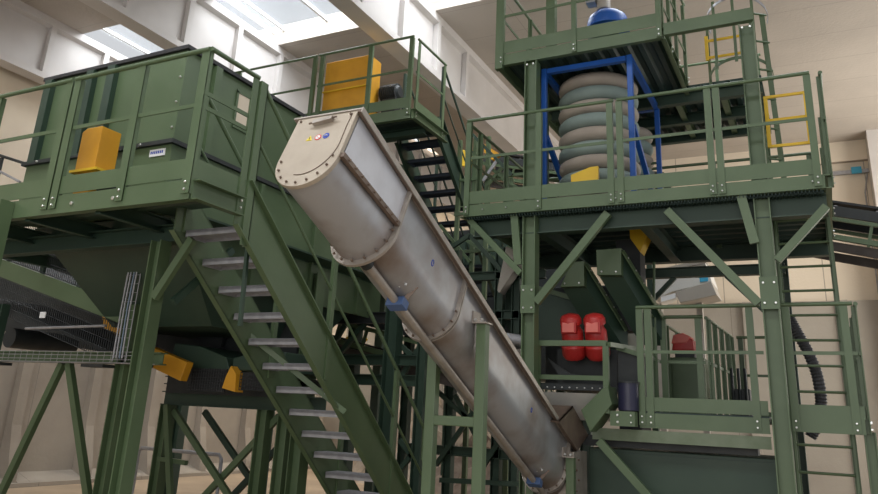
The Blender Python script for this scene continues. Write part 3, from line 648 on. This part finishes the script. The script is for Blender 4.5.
railing(up_p, (-3.38, 8.05, ZU), (-3.38, 11.4, ZU), [1.0, 2.2, 3.3], toe=.1, mids=(.55,), inward=(1, 0, 0), post_w=.05)
railing(up_p, (-3.3, 11.4, ZU), (-.45, 11.4, ZU), [.1, 1.2, 2.2, 2.8], toe=.1, mids=(.55,), inward=(0, -1, 0), post_w=.05)
railing(up_p, (-1.34, 8.05, ZU), (-1.28, 9.5, ZU), [.05, .45, .85, 1.40], toe=0, mids=(.35, .7), inward=(-1, 0, 0), post_w=.05)
obj('rear_column', MB().ibeam((-3.05, 8.75, ZM), (-3.05, 8.75, ZU-.1), .12, .12, (1, 0, 0)), G, up_p)
for x, y in ((-3.25, 11.25), (-.5, 11.35)): obj('rear_column', MB().ibeam((x, y, 0), (x, y, ZU-.2), .13, .13, (1, 0, 0)), G, up_p)
obj('vertical_post', MB().bar((-2.82, 8.4, ZU), (-2.82, 8.4, 7.3), .12, .10, (1, 0, 0)), G, up_p)

# caged ladder
ld = thing('caged_ladder', 'green caged ladder to the upper platform with hooped guard', 'ladder', (-.8, 9.0, ZM))
def ladder(t, x0, x1, y, z0, z1, step=.26, st=.055, m=G):
    for x in (x0, x1): obj('stringer', MB().bar((x, y, z0), (x, y, z1), st, .02, (0, 1, 0)).bar((x, y, z0), (x, y, z1), .012, st*.7, (0, 1, 0), ca=st/2), m, t)
    k = 0
    while z0+.2+k*step < z1-.1:
        obj('rung', MB().tube([(x0, y, z0+.2+k*step), (x1, y, z0+.2+k*step)], .014, 8), m, t, smooth=True); k += 1
obj('stringer', MB().bar((-.22, 9.0, ZM), (-.30, 9.0, 6.52), .06, .04, (1, 0, 0)), G, ld)
obj('stringer', MB().bar((-.36, 8.9, ZM), (-.44, 8.9, 6.52), .03, .03, (1, 0, 0)), G, ld)
for k in range(7): z = 4.22+k*.38; obj('rung', MB().tube([(-.36-.03*k/6, 8.9, z), (-.22-.03*k/6, 9.0, z)], .014, 8), G, ld, smooth=True)
for zz in (5.85, 6.68):
    pts = [V((-.61+.37*math.cos(rad(a)), 9.33-.68*math.sin(rad(a))*.9-0.0, zz)) for a in range(-20, 201, 10)]
    h = MB()
    for a_, b_ in zip(pts[:-1], pts[1:]): h.bar(a_, b_, .04, .008)
    obj('cage_hoop', h, GALV if zz > 6.3 else G, ld)
for a in (55, 90, 130, 175):
    p = V((-.61+.37*math.cos(rad(a)), 9.33-.68*math.sin(rad(a))*.9, 0)); obj('cage_bar', MB().bar(p+V((0, 0, 5.8)), p+V((0, 0, 6.75)), .035, .008, (1, 0, 0)), G, ld)
gate('safety_gate', 'slim orange safety gate beside the caged ladder on the upper platform', (-.98, 9.1, 6.06), .42, .34, bars=(.1, .8))
# blue frame
bf = thing('blue_frame', 'bright blue square steel frame around the bellows stack', 'frame', (-2.3, 9.0, ZM))
for x, y, zt in ((-2.88, 8.3, 5.9), (-1.79, 8.3, 5.9), (-1.79, 9.95, 5.9), (-2.88, 9.95, 5.9)): obj('leg', MB().bar((x, y, ZM), (x, y, zt), .065, .065, (1, 0, 0)), BLUE, bf, bevel=.005)
for a, b in (((-2.84, 8.3, 5.86), (-1.83, 8.3, 5.86)), ((-2.84, 9.95, 5.86), (-1.83, 9.95, 5.86)), ((-1.79, 8.34, 5.86), (-1.79, 9.91, 5.86)), ((-2.88, 8.34, 5.86), (-2.88, 9.91, 5.86)),
             ): obj('top_beam', MB().bar(a, b, .065, .065), BLUE, bf)
obj('brace', MB().bar((-1.79, 8.38, 5.0), (-1.79, 9.88, 4.15), .06, .06), BLUE, bf)
obj('brace', MB().bar((-2.88, 8.38, 5.0), (-2.88, 9.88, 4.15), .06, .06), BLUE, bf)
for z in (4.75, 4.95, 5.15): obj('side_rail', MB().bar((-2.88, 9.95, z-.1), (-1.79, 9.95, z-.1), .03, .03), G, bf)
def bellows(name, label, cx_, cy_, R, z0, n, dz):
    t = thing(name, label, 'bellows', (cx_, cy_, z0))
    for k in range(n):
        z = z0+dz*(k+.5); pr = []
        for q in range(9):
            a = -math.pi/2+math.pi*q/8; pr.append((R-.15+.15*max(0, math.cos(a))**.7, dz*.5*math.sin(a)))
        obj('ring', MB().lathe((cx_, cy_, z), pr, 40), BEIGER if (n-1-k) % 2 == 0 else TEALR, t, smooth=True)
        if k: obj('seam', MB().lathe((cx_, cy_, z-dz/2), [(R-.10, -.012), (R-.10, .012)], 40), SEAM, t)
    return t
b1 = bellows('bellows', 'tall stack of alternating beige and grey-teal bellows rings inside the blue frame', -2.395, 9.08, .525, 4.24, 9, .188)
obj('support_ring', MB().lathe((-2.395, 9.08, ZM), [(.48, 0), (.50, .20), (.42, .20), (.42, .19)], 40), mat('brown_fabric', (.24, .19, .15), .8), b1)
b2 = bellows('bellows', 'smaller stack of bellows rings behind, right of the blue front leg', -2.25, 9.99, .38, 4.25, 7, .188)
obj('yellow_plate', MB().prism([U(*p, Y=8.36) for p in ((571, 187), (571, 175), (590, 167), (598, 166), (598, 187))], (0, .05, 0)), YELB, bf, label='bright yellow plate at the frame foot')
dm = thing('vibrator_drive', 'blue domed drive with grey motor on the upper platform at top', 'drive unit', (-2.2, 8.75, ZU))
obj('pedestal', MB().lathe((-2.22, 8.75, ZU), [(.20, 0), (.20, .50)], 24), GD, dm)
obj('dome_flange', MB().lathe((-2.16, 8.75, ZU+.50), [(.29, 0), (.29, .03)], 32), BLUE, dm)
obj('dome', MB().lathe((-2.16, 8.75, ZU+.53), [(.265, 0), (.265, .09), (.245, .15), (.19, .20), (.09, .23)], 32), BLUE, dm, smooth=True)
obj('motor', MB().lathe((-2.2, 8.72, ZU+.80), [(.09, 0), (.09, .22), (.06, .26)], 20), GREYP, dm, smooth=True)
obj('terminal_box', MB().box((-2.42, 8.62, ZU+.90), (-2.29, 8.78, ZU+1.02)), GALV, dm, bevel=.005)

# ------------------------------------------------------------ lower platform (deck 1.74)
ZW = 1.74; YW = 8.38
lw = thing('access_platform', 'low green platform at right with handrail, above the dark base machine', 'platform', (-1.2, 9.3, 0))
obj('front_girder', MB().channel((-1.83, YW+.012, ZW-.09), (-.56, YW+.012, ZW-.09), .15, .06, flip=-1), G, lw)
obj('lower_sill', MB().channel((-2.35, YW+.03, ZW-.25), (-.56, YW+.03, ZW-.25), .12, .08, flip=-1), mat('worn_green_paint', (.13, .17, .10), .55, 0, (.18, .22, .15), 6), lw)
deck(lw, -1.83, -.56, YW+.03, 11.4, ZW, 'X', .25)
railing(lw, (-1.83, YW, ZW), (-.56, YW, ZW), [.03, .12, 1.16], toe=.14, mids=(.62,), drop=.14)
railing(lw, (-1.80, YW+.1, ZW), (-1.80, 11.2, ZW), [.6, 1.4, 2.2], toe=.1, mids=(.60,), inward=(1, 0, 0))
railing(lw, (-1.22, 9.3, ZW), (-1.16, 11.3, ZW), [.05, .5, 1.0, 1.5, 1.9], toe=0, mids=(.58,), inward=(1, 0, 0), drop=.0)
railing(lw, (-1.75, 9.2, ZW), (-1.24, 9.2, ZW), [.05, .45], toe=0, mids=(.58,), inward=(0, 1, 0), drop=.0)
railing(lw, (-1.1, 11.4, ZW), (-.5, 11.4, ZW), [.05, .55], toe=.1, mids=(.58,), inward=(0, -1, 0), drop=.0)
# ladder landing at right
ll = thing('ladder_landing', 'small green railed landing at the far right edge beside the tall ladder', 'landing', (0, 8.6, 0))
obj('front_girder', MB().channel((-.34, YW+.012, ZW-.06), (.27, YW+.012, ZW-.06), .14, .06, flip=-1), G, ll)
deck(ll, -.34, .27, 9.3, 10.2, ZW, 'X')
railing(ll, (-.36, YW, ZW), (.28, YW, ZW), [.04, .56], toe=.12, mids=(.62,), drop=.12)
railing(ll, (.31, YW+.02, ZW), (.31, 10.2, ZW), [.03, .9, 1.7], toe=.12, mids=(.62,), inward=(-1, 0, 0), post_w=.08)
obj('support_post', MB().ibeam((.30, 8.5, 0), (.30, 8.5, ZW-.1), .10, .10, (1, 0, 0)), G, ll)
for z in (ZW-.08, ZW-.02): bolt(ll, (.32, YW-.012, z), (0, -1, 0), .013)
tl = thing('access_ladder', 'tall vertical ladder with thin rungs at right beside the green column', 'ladder', (-.1, 8.75, 0))
ladder(tl, -.36, .16, 8.75, 0, 3.95, step=.258, st=.075)
# safety handle / hose
hs = MB(); hp_ = [U(789, 317, Y=9.1), U(797, 332, Y=9.1), U(808, 352, Y=9.1), U(817, 375, Y=9.1), U(821, 400, Y=9.1), U(819, 420, Y=9.1), U(810, 438, Y=9.1)]
sp = []
for i in range(len(hp_)-1):
    p_1 = hp_[max(i-1, 0)]; p0, p1 = hp_[i], hp_[i+1]; p2 = hp_[min(i+2, len(hp_)-1)]
    for k in range(14):
        t_ = k/14; sp.append(.5*((2*p0)+(-p_1+p1)*t_+(2*p_1-5*p0+4*p1-p2)*t_*t_+(-p_1+3*p0-3*p1+p2)*t_**3))
hs.tube(sp, [.062 if i % 2 else .052 for i in range(len(sp))], 12)
tag(obj('corrugated_hose', hs, HOSE, smooth=False), 'black corrugated hose hanging in an arc behind the right ladder', 'hose')

# base machine beneath
bm_ = thing('base_machine', 'large dark green machine casing beneath the low platform, bottom right', 'machine', (-1.5, 9.2, 0))
obj('casing', MB().box((-2.45, 8.62, .35), (-.52, 9.9, 1.34)), GD, bm_, bevel=.01)
obj('top_rail_beam', MB().box((-2.5, 8.55, 1.36), (-.70, 8.75, 1.47)), DARKM, bm_)
obj('front_panel', MB().box((-2.40, 8.60, .35), (-.54, 8.62, 1.30)), GD, bm_)
obj('diagonal_strut', MB().bar((-2.25, 8.3, 1.42), (-1.45, 8.3, .62), .08, .06), G, bm_)
for x in (-2.3, -.7): obj('foot', MB().box((x-.1, 8.65, 0), (x+.1, 9.8, .35)), GD, bm_)
# fan box
fx = thing('fan_unit', 'small dark unit with round drum on a bolted bracket left of the low platform', 'drive unit', (-1.95, 8.3, 1.6))
obj('drum', MB().tube([(-1.93, 8.33, 1.74), (-1.93, 8.33, 2.02)], .11, 24), mat('dark_violet_paint', (.02, .02, .05), .4), fx, smooth=True)
obj('bracket', MB().box((-2.10, 8.2, 1.58), (-1.84, 8.34, 1.73)), G, fx)
for z in (1.62, 1.69): bolt(fx, (-2.02, 8.2, z), (0, -1, 0), .014)
for z in (1.62, 1.69): bolt(fx, (-1.88, 8.2, z), (0, -1, 0), .010)
obj('drum_face', MB().tube([(-1.93, 8.33, 2.02), (-1.93, 8.33, 2.04)], .12, 20), DARKM, fx)

# screen frame left of low platform
fr = thing('screen_machine', 'green framed screening machine with dark opening below the red motors', 'screening machine', (-2.5, 8.7, 0))
obj('top_bar', MB().bar((-2.93, 8.2, 2.43), (-2.12, 8.2, 2.43), .06, .06), G, fr)
obj('bottom_bar', MB().bar((-2.88, 8.2, 2.06), (-2.16, 8.2, 2.06), .05, .05), G, fr)
for x in (-2.91, -2.13): obj('upright', MB().bar((x, 8.2, 1.70), (x, 8.2, 2.40), .06, .06, (1, 0, 0)), G, fr)
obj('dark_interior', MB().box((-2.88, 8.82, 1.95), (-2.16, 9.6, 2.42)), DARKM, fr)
obj('sieve_edge', MB().box((-2.88, 8.22, 1.93), (-2.16, 8.40, 2.0)), DARKM, fr)
for k in range(8): bolt(fr, (-2.80+k*.085, 8.22, 1.955), (0, -1, 0), .009)
obj('screen_flap', MB().prism([(-2.86, 8.4, 2.28), (-2.60, 8.4, 2.12), (-2.36, 8.4, 2.08), (-2.70, 8.4, 2.06)], (0, .03, 0)), DARKM, fr)
obj('tray', MB().prism([(-2.88, 8.22, 1.9), (-2.16, 8.22, 1.9), (-2.16, 8.5, 1.62), (-2.88, 8.5, 1.62)], (0, .02, .0)), WHITE, fr, label='pale discharge tray below the sieve')
obj('side_rail', MB().bar((-2.10, 8.2, 2.42), (-1.86, 9.4, 2.45), .05, .05), G, fr)
for x in (-2.90, -2.2): obj('leg', MB().bar((x, 9.5, 0), (x, 9.5, 1.95), .08, .08, (1, 0, 0)), GD, fr)
slab_obj('chute', [U(p[0], p[1], Y=8.15) for p in ((608, 386), (610, 398), (612, 404), (590, 432), (581, 410), (603, 388))], (0, .35, 0), G, 'green sloping discharge chute beside the brown inlet plate', 'chute', bevel=.005)
bp = thing('back_panelling', 'dark casing behind the screening machine and fan unit', 'machine panel', (-1.95, 9.0, 1.5))
obj('panel', MB().prism([(-2.1, 8.6, 1.50), (-1.86, 8.6, 1.50), (-1.86, 8.6, 2.35), (-2.1, 8.6, 2.42)], (0, .5, 0)), DARKM, bp)
obj('panel_edge', MB().bar((-2.1, 8.58, 2.42), (-1.86, 8.58, 2.35), .05, .04), G, bp)

# red vibrator motors
def red_motor(cx_, lab):
    t = thing('vibrator_motor', lab, 'motor', (cx_, 8.75, 2.3), 'pair of red vibrator motors')
    y = 8.62; A_ = V((0, -.35, .94)).normalized()
    c = V((cx_, y, 2.46))
    obj('body', MB().lathe(c, [(.115, 0), (.125, .05), (.125, .16), (.10, .20), (.10, .30)], 24, A_), RED, t, smooth=True)
    obj('lower_cap', MB().lathe(c-A_*.12, [(.05, -.06), (.11, -.045), (.14, .0), (.14, .10), (.11, .13)], 24, A_), RED, t, smooth=True)
    obj('upper_cap', MB().lathe(c+A_*.24, [(.125, 0), (.125, .06), (.10, .10), (.04, .12)], 24, A_), RED, t, smooth=True)
    obj('terminal_box', MB().box((cx_-.09, y-.20, 2.56), (cx_+.09, y-.03, 2.70)), RED, t, bevel=.015)
    obj('box_lid', MB().box((cx_-.07, y-.212, 2.575), (cx_+.07, y-.20, 2.685)), PINK, t, bevel=.004)
    return t
red_motor(-2.62, 'left one of the two red vibrator motors in front of the chutes'); red_motor(-2.34, 'right one of the two red vibrator motors in front of the chutes')

# green box chutes above
def chute(px, lab, dy=0):
    A = [U(*p, Y=8.62+dy) for p in px]; t = thing('box_chute', lab, 'chute', A[0])
    s = V((.36, .5, -.75))
    obj('end_box', MB().prism(A, (0, .12, 0)), G, t, bevel=.004)
    B = [p+V((0, .12, 0)) for p in A]; n_ = len(B)
    obj('duct', MB().prism(B, s), GD, t)
    fl = MB().prism([A[1]+V((0, .12, 0)), A[1]+V((0, .12, 0))+s, A[1]+V((0, .12, 0))+s+V((.0, -.14, -.04)), A[1]+V((0, -.0, -.04))], (.012, 0, 0)); obj('bolted_flange', fl, G, t)
    for k in range(5):
        bolt(t, A[1]+V((.016, .08, -.03))+s*(k+.5)/5.5, (1, -.3, .3), .011)
    for q in (0, 1): bolt(t, (A[3]*.8+A[2]*.2 if q else A[2]*.8+A[3]*.2)+V((0, 0, .04)), (0, -1, 0), .012)
    return t
chute([(596, 250), (621, 248), (621, 275), (597, 275)], 'green box chute with bolted flange, right one above the red motors')
chute([(572, 262), (584, 261), (584, 286), (560, 287)], 'green box chute with slanted front, left one above the red motors', .1)
slab_obj('yellow_duct', [U(p[0], p[1], Y=9.3) for p in ((629, 222), (636, 222), (647, 236), (640, 252), (630, 238))], (0, .25, 0), YELB, 'small yellow duct piece under the middle platform', 'duct')
tag(obj('vertical_duct', MB().bar((-2.12, 9.5, 2.7), (-2.12, 9.5, 3.85), .30, .3, (1, 0, 0)), DARKM), 'dark vertical duct behind the right box chute', 'duct')
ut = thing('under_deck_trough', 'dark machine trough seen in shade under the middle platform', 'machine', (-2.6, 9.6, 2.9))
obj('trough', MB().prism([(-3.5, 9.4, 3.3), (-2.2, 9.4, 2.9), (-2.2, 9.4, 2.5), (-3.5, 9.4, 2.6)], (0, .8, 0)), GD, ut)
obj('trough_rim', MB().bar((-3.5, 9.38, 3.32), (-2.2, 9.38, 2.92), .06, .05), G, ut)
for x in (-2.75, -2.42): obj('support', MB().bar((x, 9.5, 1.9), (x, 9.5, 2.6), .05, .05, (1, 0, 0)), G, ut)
tag(obj('hanging_rod', MB().tube([U(654, 262, Y=9.6), U(654, 306, Y=9.6)], .018, 8), G, smooth=True), 'thin green rod hanging under the platform beside the white machine', 'rod')

mc_ = thing('chute_backdrop', 'big dark backdrop box added to close the bright gaps behind the box chutes', 'screening machine', (-2.9, 11.2, 0))  # dark box added to close bright gaps behind the chutes
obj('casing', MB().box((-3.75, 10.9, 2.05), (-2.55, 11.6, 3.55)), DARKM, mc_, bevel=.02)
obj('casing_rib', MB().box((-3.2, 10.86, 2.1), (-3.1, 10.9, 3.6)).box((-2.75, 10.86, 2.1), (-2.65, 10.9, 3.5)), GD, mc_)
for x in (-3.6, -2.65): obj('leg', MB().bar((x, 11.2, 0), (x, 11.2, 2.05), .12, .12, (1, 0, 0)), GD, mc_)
rs = thing('tower_backdrop', 'dark backdrop block standing for clutter, added to close bright gaps behind the lattice tower', 'machine', (-5.5, 12.0, 0))  # backdrop block added against bright gaps, in place of dark clutter
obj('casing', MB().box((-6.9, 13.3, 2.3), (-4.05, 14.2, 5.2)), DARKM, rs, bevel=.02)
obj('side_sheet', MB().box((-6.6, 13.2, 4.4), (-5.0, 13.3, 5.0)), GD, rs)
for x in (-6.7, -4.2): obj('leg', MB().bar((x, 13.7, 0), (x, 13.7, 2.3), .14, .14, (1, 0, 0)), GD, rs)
rq = thing('hopper_rear_box', 'dark green box added for the dark hopper rear below the platform with the big yellow box', 'hopper_rear_box', (-7.3, 10.6, 0))  # dark box added to darken this region, stands for the hopper rear
obj('body', MB().box((-8.6, 9.9, 3.5), (-6.3, 11.2, 5.75)), GD, rq, bevel=.02)
for x in (-8.5, -6.4): obj('leg', MB().bar((x, 10.5, 0), (x, 10.5, 3.5), .14, .14, (1, 0, 0)), GD, rq)
for x in (-8.0, -7.4, -6.8): obj('rib', MB().bar((x, 9.88, 3.5), (x, 9.88, 5.75), .08, .05, (1, 0, 0)), G, rq)

# cabinet with red motor on the low platform
cb = thing('control_cabinet', 'green cabinet standing on the low platform under a red motor', 'cabinet', (-1.68, 10.2, ZW))
obj('body', MB().box((-1.78, 10.0, ZW), (-1.36, 10.5, 2.44)), G, cb, bevel=.01); obj('door', MB().box((-1.75, 9.985, ZW+.05), (-1.39, 10.0, 2.40)), G, cb, bevel=.004)
rmx = thing('gear_motor', 'single red gear motor on top of the green cabinet, right of centre', 'motor', (-1.62, 10.2, 2.44))
obj('body', MB().prism([(-1.75, 10.0, 2.52), (-1.72, 10.0, 2.70), (-1.60, 10.0, 2.73), (-1.48, 10.0, 2.66), (-1.47, 10.0, 2.52)], (0, .3, 0)), RED, rmx, bevel=.02)
obj('cap', MB().prism([(-1.75, 9.99, 2.61), (-1.72, 9.99, 2.72), (-1.60, 9.99, 2.745), (-1.51, 9.99, 2.70), (-1.56, 9.99, 2.62)], (0, .30, .004)), PINK, rmx, bevel=.01)
obj('foot', MB().box((-1.72, 10.05, 2.44), (-1.48, 10.25, 2.52)), DARKM, rmx)
hyd = thing('valve_block', 'dark valve block with pipes behind the railing of the low platform', 'valve block', (-1.0, 10.6, ZW))
obj('block', MB().box((-1.12, 10.5, ZW), (-.90, 10.7, 2.1)), DARKM, hyd, bevel=.01)
for k in range(3): obj('pipe', MB().tube([(-1.1+k*.08, 10.48, ZW), (-1.1+k*.08, 10.48, 2.35)], .02, 8), DARKM, hyd, smooth=True)

# ------------------------------------------------------------ white machine behind
wm = thing('white_machine', 'off-white tilted box machine with blue logo in front of the far wall', 'machine', (-1.9, 14, 0))
Yw = 13.5
obj('upper_box', MB().prism([U(*p, Y=Yw) for p in ((652, 276), (704, 259), (712, 282), (672, 292), (655, 300))], (0, .8, 0)), WHITE, wm, bevel=.01)
obj('lower_box', MB().prism([U(*p, Y=Yw-.1) for p in ((675, 292), (711, 281), (717, 295), (680, 303))], (0, .7, 0)), GREYP, wm, bevel=.01)
obj('roof_lip', MB().prism([U(*p, Y=Yw-.05) for p in ((664, 268), (704, 258.5), (706, 262), (666, 272))], (0, .8, 0)), GREYP, wm)
obj('light_slot', MB().prism([U(*p, Y=Yw-.12) for p in ((661, 297), (675, 293), (676, 298), (661, 302))], (0, .05, 0)), WHITEP, wm)
obj('logo', MB().prism([U(*p, Y=Yw-.02) for p in ((699, 276), (708, 275), (708, 281), (700, 282))], (0, .015, 0)), CYAN, wm, label='small cyan logo patch')
for x in (-2.6, -1.9): obj('leg', MB().bar((x, Yw+.3, 0), (x, Yw+.3, 3.7), .1, .1, (1, 0, 0)), GREYP, wm)

# ------------------------------------------------------------ belt conveyor at right
def belt_conveyor(name, label, A, B, y, wd, legs=()):
    t = thing(name, label, 'conveyor', (A[0], y, 0)); A = V((A[0], y, A[1])); B = V((B[0], y, B[1])); ym = V((0, wd, 0))
    obj('belt', MB().bar(A+ym/2+V((0, 0, .02)), B+ym/2+V((0, 0, .02)), .03, wd), BLACK, t)
    for q, nm in ((V((0, 0, 0)), 'near_side_beam'), (ym, 'far_side_beam')):
        obj(nm, MB().bar(A+q+V((0, 0, -.12)), B+q+V((0, 0, -.12)), .14, .05), DARKM, t)
        obj('chord', MB().bar(A+q+V((0, -.03, -.24)), B+q+V((0, -.03, -.24)), .05, .05), G, t)
        obj('chord', MB().bar(A+q+V((0, -.03, -.50)), B+q+V((0, -.03, -.50)), .07, .06), G if q.y == 0 else DARKM, t)
        obj('return_guard', MB().bar(A+q+V((0, 0.03, -.62)), B+q+V((0, .03, -.62)), .12, .05), BROWNBELT, t)
    n_ = max(2, int((B-A).length/.45))
    for k in range(n_):
        p = A+(B-A)*(k+.5)/n_
        obj('lattice_strut', MB().bar(p+V((-.08, -.03, -.2)), p+V((-.16, -.03, -.52)), .04, .03, (1, 0, 0)), G, t)
        obj('idler', MB().tube([p+V((0, .03, -.06)), p+V((0, wd-.03, -.06))], .04, 10), GALV, t, smooth=True)
    for lx in legs:
        f = (lx-A.x)/(B.x-A.x); zz = (A+(B-A)*f).z-.5
        obj('leg', MB().bar((lx, y, 0), (lx, y, zz), .09, .09, (1, 0, 0)), GD, t)
    return t
belt_conveyor('belt_conveyor', 'dark belt conveyor with green lattice frame running out at the right edge', (-.9, 4.95), (3.0, 3.95), 11.0+.2, .7, (2.4,))
belt_conveyor('belt_conveyor', 'long black belt conveyor crossing behind the left staircase and screw conveyor', (-7.6, 3.35), (-3.5, 2.45), 8.9, .7, (-3.9,))
belt_conveyor('belt_conveyor', 'lattice belt conveyor high up behind the middle platform, left of the column', (-5.6, 6.55), (-2.2, 5.75), 12.6, .6, (-5.1, -2.5))

# ------------------------------------------------------------ steelwork behind the screw
bs = thing('machine_support', 'dark green steel frame with diagonals standing behind the screw conveyor', 'support', (-4.5, 7.9, 0))
for px_, w_ in ((392, .17), (423, .12)):
    x = U(px_, 360, Y=8.2).x; obj('column', MB().ibeam((x, 8.2, 0), (x, 8.2, 3.0), w_, w_, (1, 0, 0)), GD, bs)
xa, xb = U(338, 360, Y=8.25).x, U(423, 360, Y=8.25).x
for yy in (360, 380): zz = U(380, yy, Y=8.25).z; obj('beam', MB().ibeam((xa, 8.25, zz), (xb, 8.25, zz), .13, .1), GD, bs)
zz = U(380, 318, Y=8.25).z; obj('beam', MB().ibeam((xa-.6, 8.25, zz), (xb+.2, 8.25, zz), .14, .1), DARKM, bs)
for a, b in (((338, 356), (366, 322)), ((345, 325), (330, 350)), ((408, 330), (421, 342)), ((401, 378), (421, 345)), ((400, 345), (423, 365)), ((400, 470), (423, 440)), ((400, 440), (423, 470))):
    obj('brace', MB().bar(U(*a, Y=8.3), U(*b, Y=8.3), .06, .05), GD, bs)
xg = U(412, 400, Y=9.5).x
for px_ in (412, 455, 500, 517): x = U(px_, 300, Y=9.6).x; obj('rear_column', MB().ibeam((x, 9.6, 0), (x, 9.6, 3.9), .12, .12, (1, 0, 0)), GD, bs)
for y_, z_ in ((9.6, 1.15), (9.6, 2.95), (9.6, 3.5)): obj('rear_beam', MB().ibeam((-5.3, y_, z_), (-3.3, y_, z_), .12, .1), GD, bs)
for a, b in (((440, 255), (470, 235)), ((470, 235), (505, 275)), ((436, 390), (475, 425)), ((475, 410), (436, 465)), ((500, 440), (478, 475)), ((455, 395), (478, 440)), ((440, 480), (520, 484))):
    obj('brace', MB().bar(U(*a, Y=9.5), U(*b, Y=9.5), .06, .05), GD, bs)
# walkway lattice seen between rear stair and column
tw = thing('tower_frame', 'narrow green lattice tower behind the left end of the middle platform', 'support', (-4.6, 10.8, 0))
for px_ in (458, 474, 487, 511):
    x = U(px_, 200, Y=11).x; obj('upright', MB().bar((x, 11, 0), (x, 11, 6.2 if px_ < 500 else 5.4), .07, .06, (1, 0, 0)), G, tw)
for z_ in (3.2, 3.75, 4.2, 4.85, 5.45): obj('rail', MB().bar((-5.4, 10.97, z_), (-4.1, 10.97, z_), .05, .04), G, tw)
for a, b in (((466, 150), (520, 190)), ((488, 185), (508, 160)), ((466, 240), (500, 262)), ((440, 225), (470, 262))):
    obj('diagonal', MB().bar(U(*a, Y=10.93), U(*b, Y=10.93), .05, .04), G, tw)
obj('handrail', MB().bar(U(468, 130, Y=10.9), U(512, 175, Y=10.9), .05, .04), GD, tw)
obj('pale_strut', MB().bar(U(483, 181, Y=10.9), U(498, 159, Y=10.9), .05, .03), GALV, tw)
pr = thing('tilted_box', 'tilted grey-green box end behind the middle platform column', 'machine panel', U(510, 270, Y=9.4))
obj('panel', MB().prism([U(*p, Y=9.3) for p in ((506, 246), (521, 253), (516, 268), (499, 293), (497, 290))], (0, .2, 0)), GREYP, pr, bevel=.005)
slab_obj('machine_flank', [U(p[0], p[1], Y=9.9) for p in ((496, 294), (522, 266), (522, 345), (500, 318))], (0, .3, 0), GD, 'dark green machine flank directly left of the tall front column', 'machine panel')
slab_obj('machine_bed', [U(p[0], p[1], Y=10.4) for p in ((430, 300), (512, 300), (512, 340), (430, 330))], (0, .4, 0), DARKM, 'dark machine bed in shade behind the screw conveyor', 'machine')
slab_obj('warning_light_plate', [U(p[0], p[1], Y=12.2) for p in ((462, 150), (476, 150), (474, 166), (462, 166))], (0, .1, 0), YELB, 'bright yellow plate behind the lattice tower', 'plate')
slab_obj('machine_guard_plate', [U(p[0], p[1], Y=12.2) for p in ((484, 144), (500, 154), (492, 160), (484, 152))], (0, .1, 0), YEL, 'orange sloping plate right of the bright yellow plate', 'plate')
for i, (x, lab) in enumerate(((341, 'left yellow clamp stand under the black belt conveyor'), (358, 'right yellow clamp stand under the black belt conveyor'))):
    t = thing('clamp_stand', lab, 'clamp', U(x+4, 356, Y=10.2), 'yellow clamps')
    obj('upright', MB().bar(U(x+1, 357, Y=10.2), U(x+3, 340, Y=10.2), .1, .06, (1, 0, 0)), YELB, t)
    obj('arm', MB().bar(U(x-1, 347, Y=10.2), U(x+8, 338, Y=10.2), .06, .06), YELB, t)
tag(obj('grey_pipe', MB().tube([U(503, 338, Y=8.9), U(526, 341, Y=8.9)], .07, 14), GALV, smooth=True), 'short grey pipe left of the tall front column, upper', 'pipe')
tag(obj('grey_pipe', MB().tube([U(508, 352, Y=9.1), U(527, 352, Y=9.1)], .04, 12), GREYP, smooth=True), 'thin beige pipe directly below the short grey pipe', 'pipe')

# heaps and bales at the back
def heap(name, label, cat, cx_, cy_, rx, ry, h, m, n=18, seed=1, z0=0):
    rnd = random.Random(seed); mb = MB(); vs = []; fs = []
    for j in range(n+1):
        for i in range(n+1):
            x, y = -1+2*i/n, -1+2*j/n; r = math.hypot(x, y)
            z = h*max(0, (1-min(1, r)**1.6))*(.75+.5*rnd.random())
            vs.append((cx_+x*rx, cy_+y*ry, z0+z-.01))
    for j in range(n):
        for i in range(n): a = j*(n+1)+i; fs.append((a, a+1, a+n+2, a+n+1))
    mb.add(vs, fs); return tag(obj(name, mb, m), label, cat, kind='stuff')
heap('scrap_heap', 'brown heap of shredded scrap on the floor behind the screw conveyor supports', 'scrap heap', -6.2, 14.5, 1.6, 1.4, 1.2, PILE, seed=3)
heap('film_heap', 'pale heap of baled plastic film in front of the far wall', 'plastic heap', -9.0, 17.5, 2.6, 1.6, 1.9, FILM, seed=5)
for i, (x, y, z, lab) in enumerate(((-10.6, 19.2, 0, 'lower left bale of pale plastic film by the far wall'), (-9.2, 19.3, 0, 'lower middle bale of pale plastic film by the far wall'), (-7.8, 19.2, 0, 'lower right bale of pale plastic film by the far wall'), (-9.9, 19.25, 1.0, 'upper left bale resting on two plastic film bales'), (-8.5, 19.25, 1.0, 'upper right bale resting on two plastic film bales'))):
    t = thing('bale', lab, 'bale', (x, y, z), 'stacked bales by the far wall')
    obj('pressed_film', MB().box((x-.66, y-.5, z), (x+.66, y+.5, z+.98)), FILM, t, bevel=.08)
    for dx in (-.35, 0, .35): obj('strap', MB().box((x+dx-.02, y-.51, z), (x+dx+.02, y+.51, z+.99)), DARKM, t)

# conduit on the far wall
cd = thing('wall_conduit', 'grey conduit with small blue junction box on the far beige wall at right', 'conduit', (1.2, 20.85, 8.0))
obj('tray', MB().box((.6, 20.90, 8.02), (1.44, 20.99, 8.12)), GALV, cd); obj('junction_box', MB().box((1.05, 20.82, 8.00), (1.28, 20.90, 8.17)), CYAN, cd, bevel=.01, label='blue junction box')
obj('drop_pipe', MB().tube([(1.4, 20.93, 8.0), (1.3, 20.93, 7.5), (1.3, 20.93, 4.8)], .02, 8), GALV, cd, smooth=True)
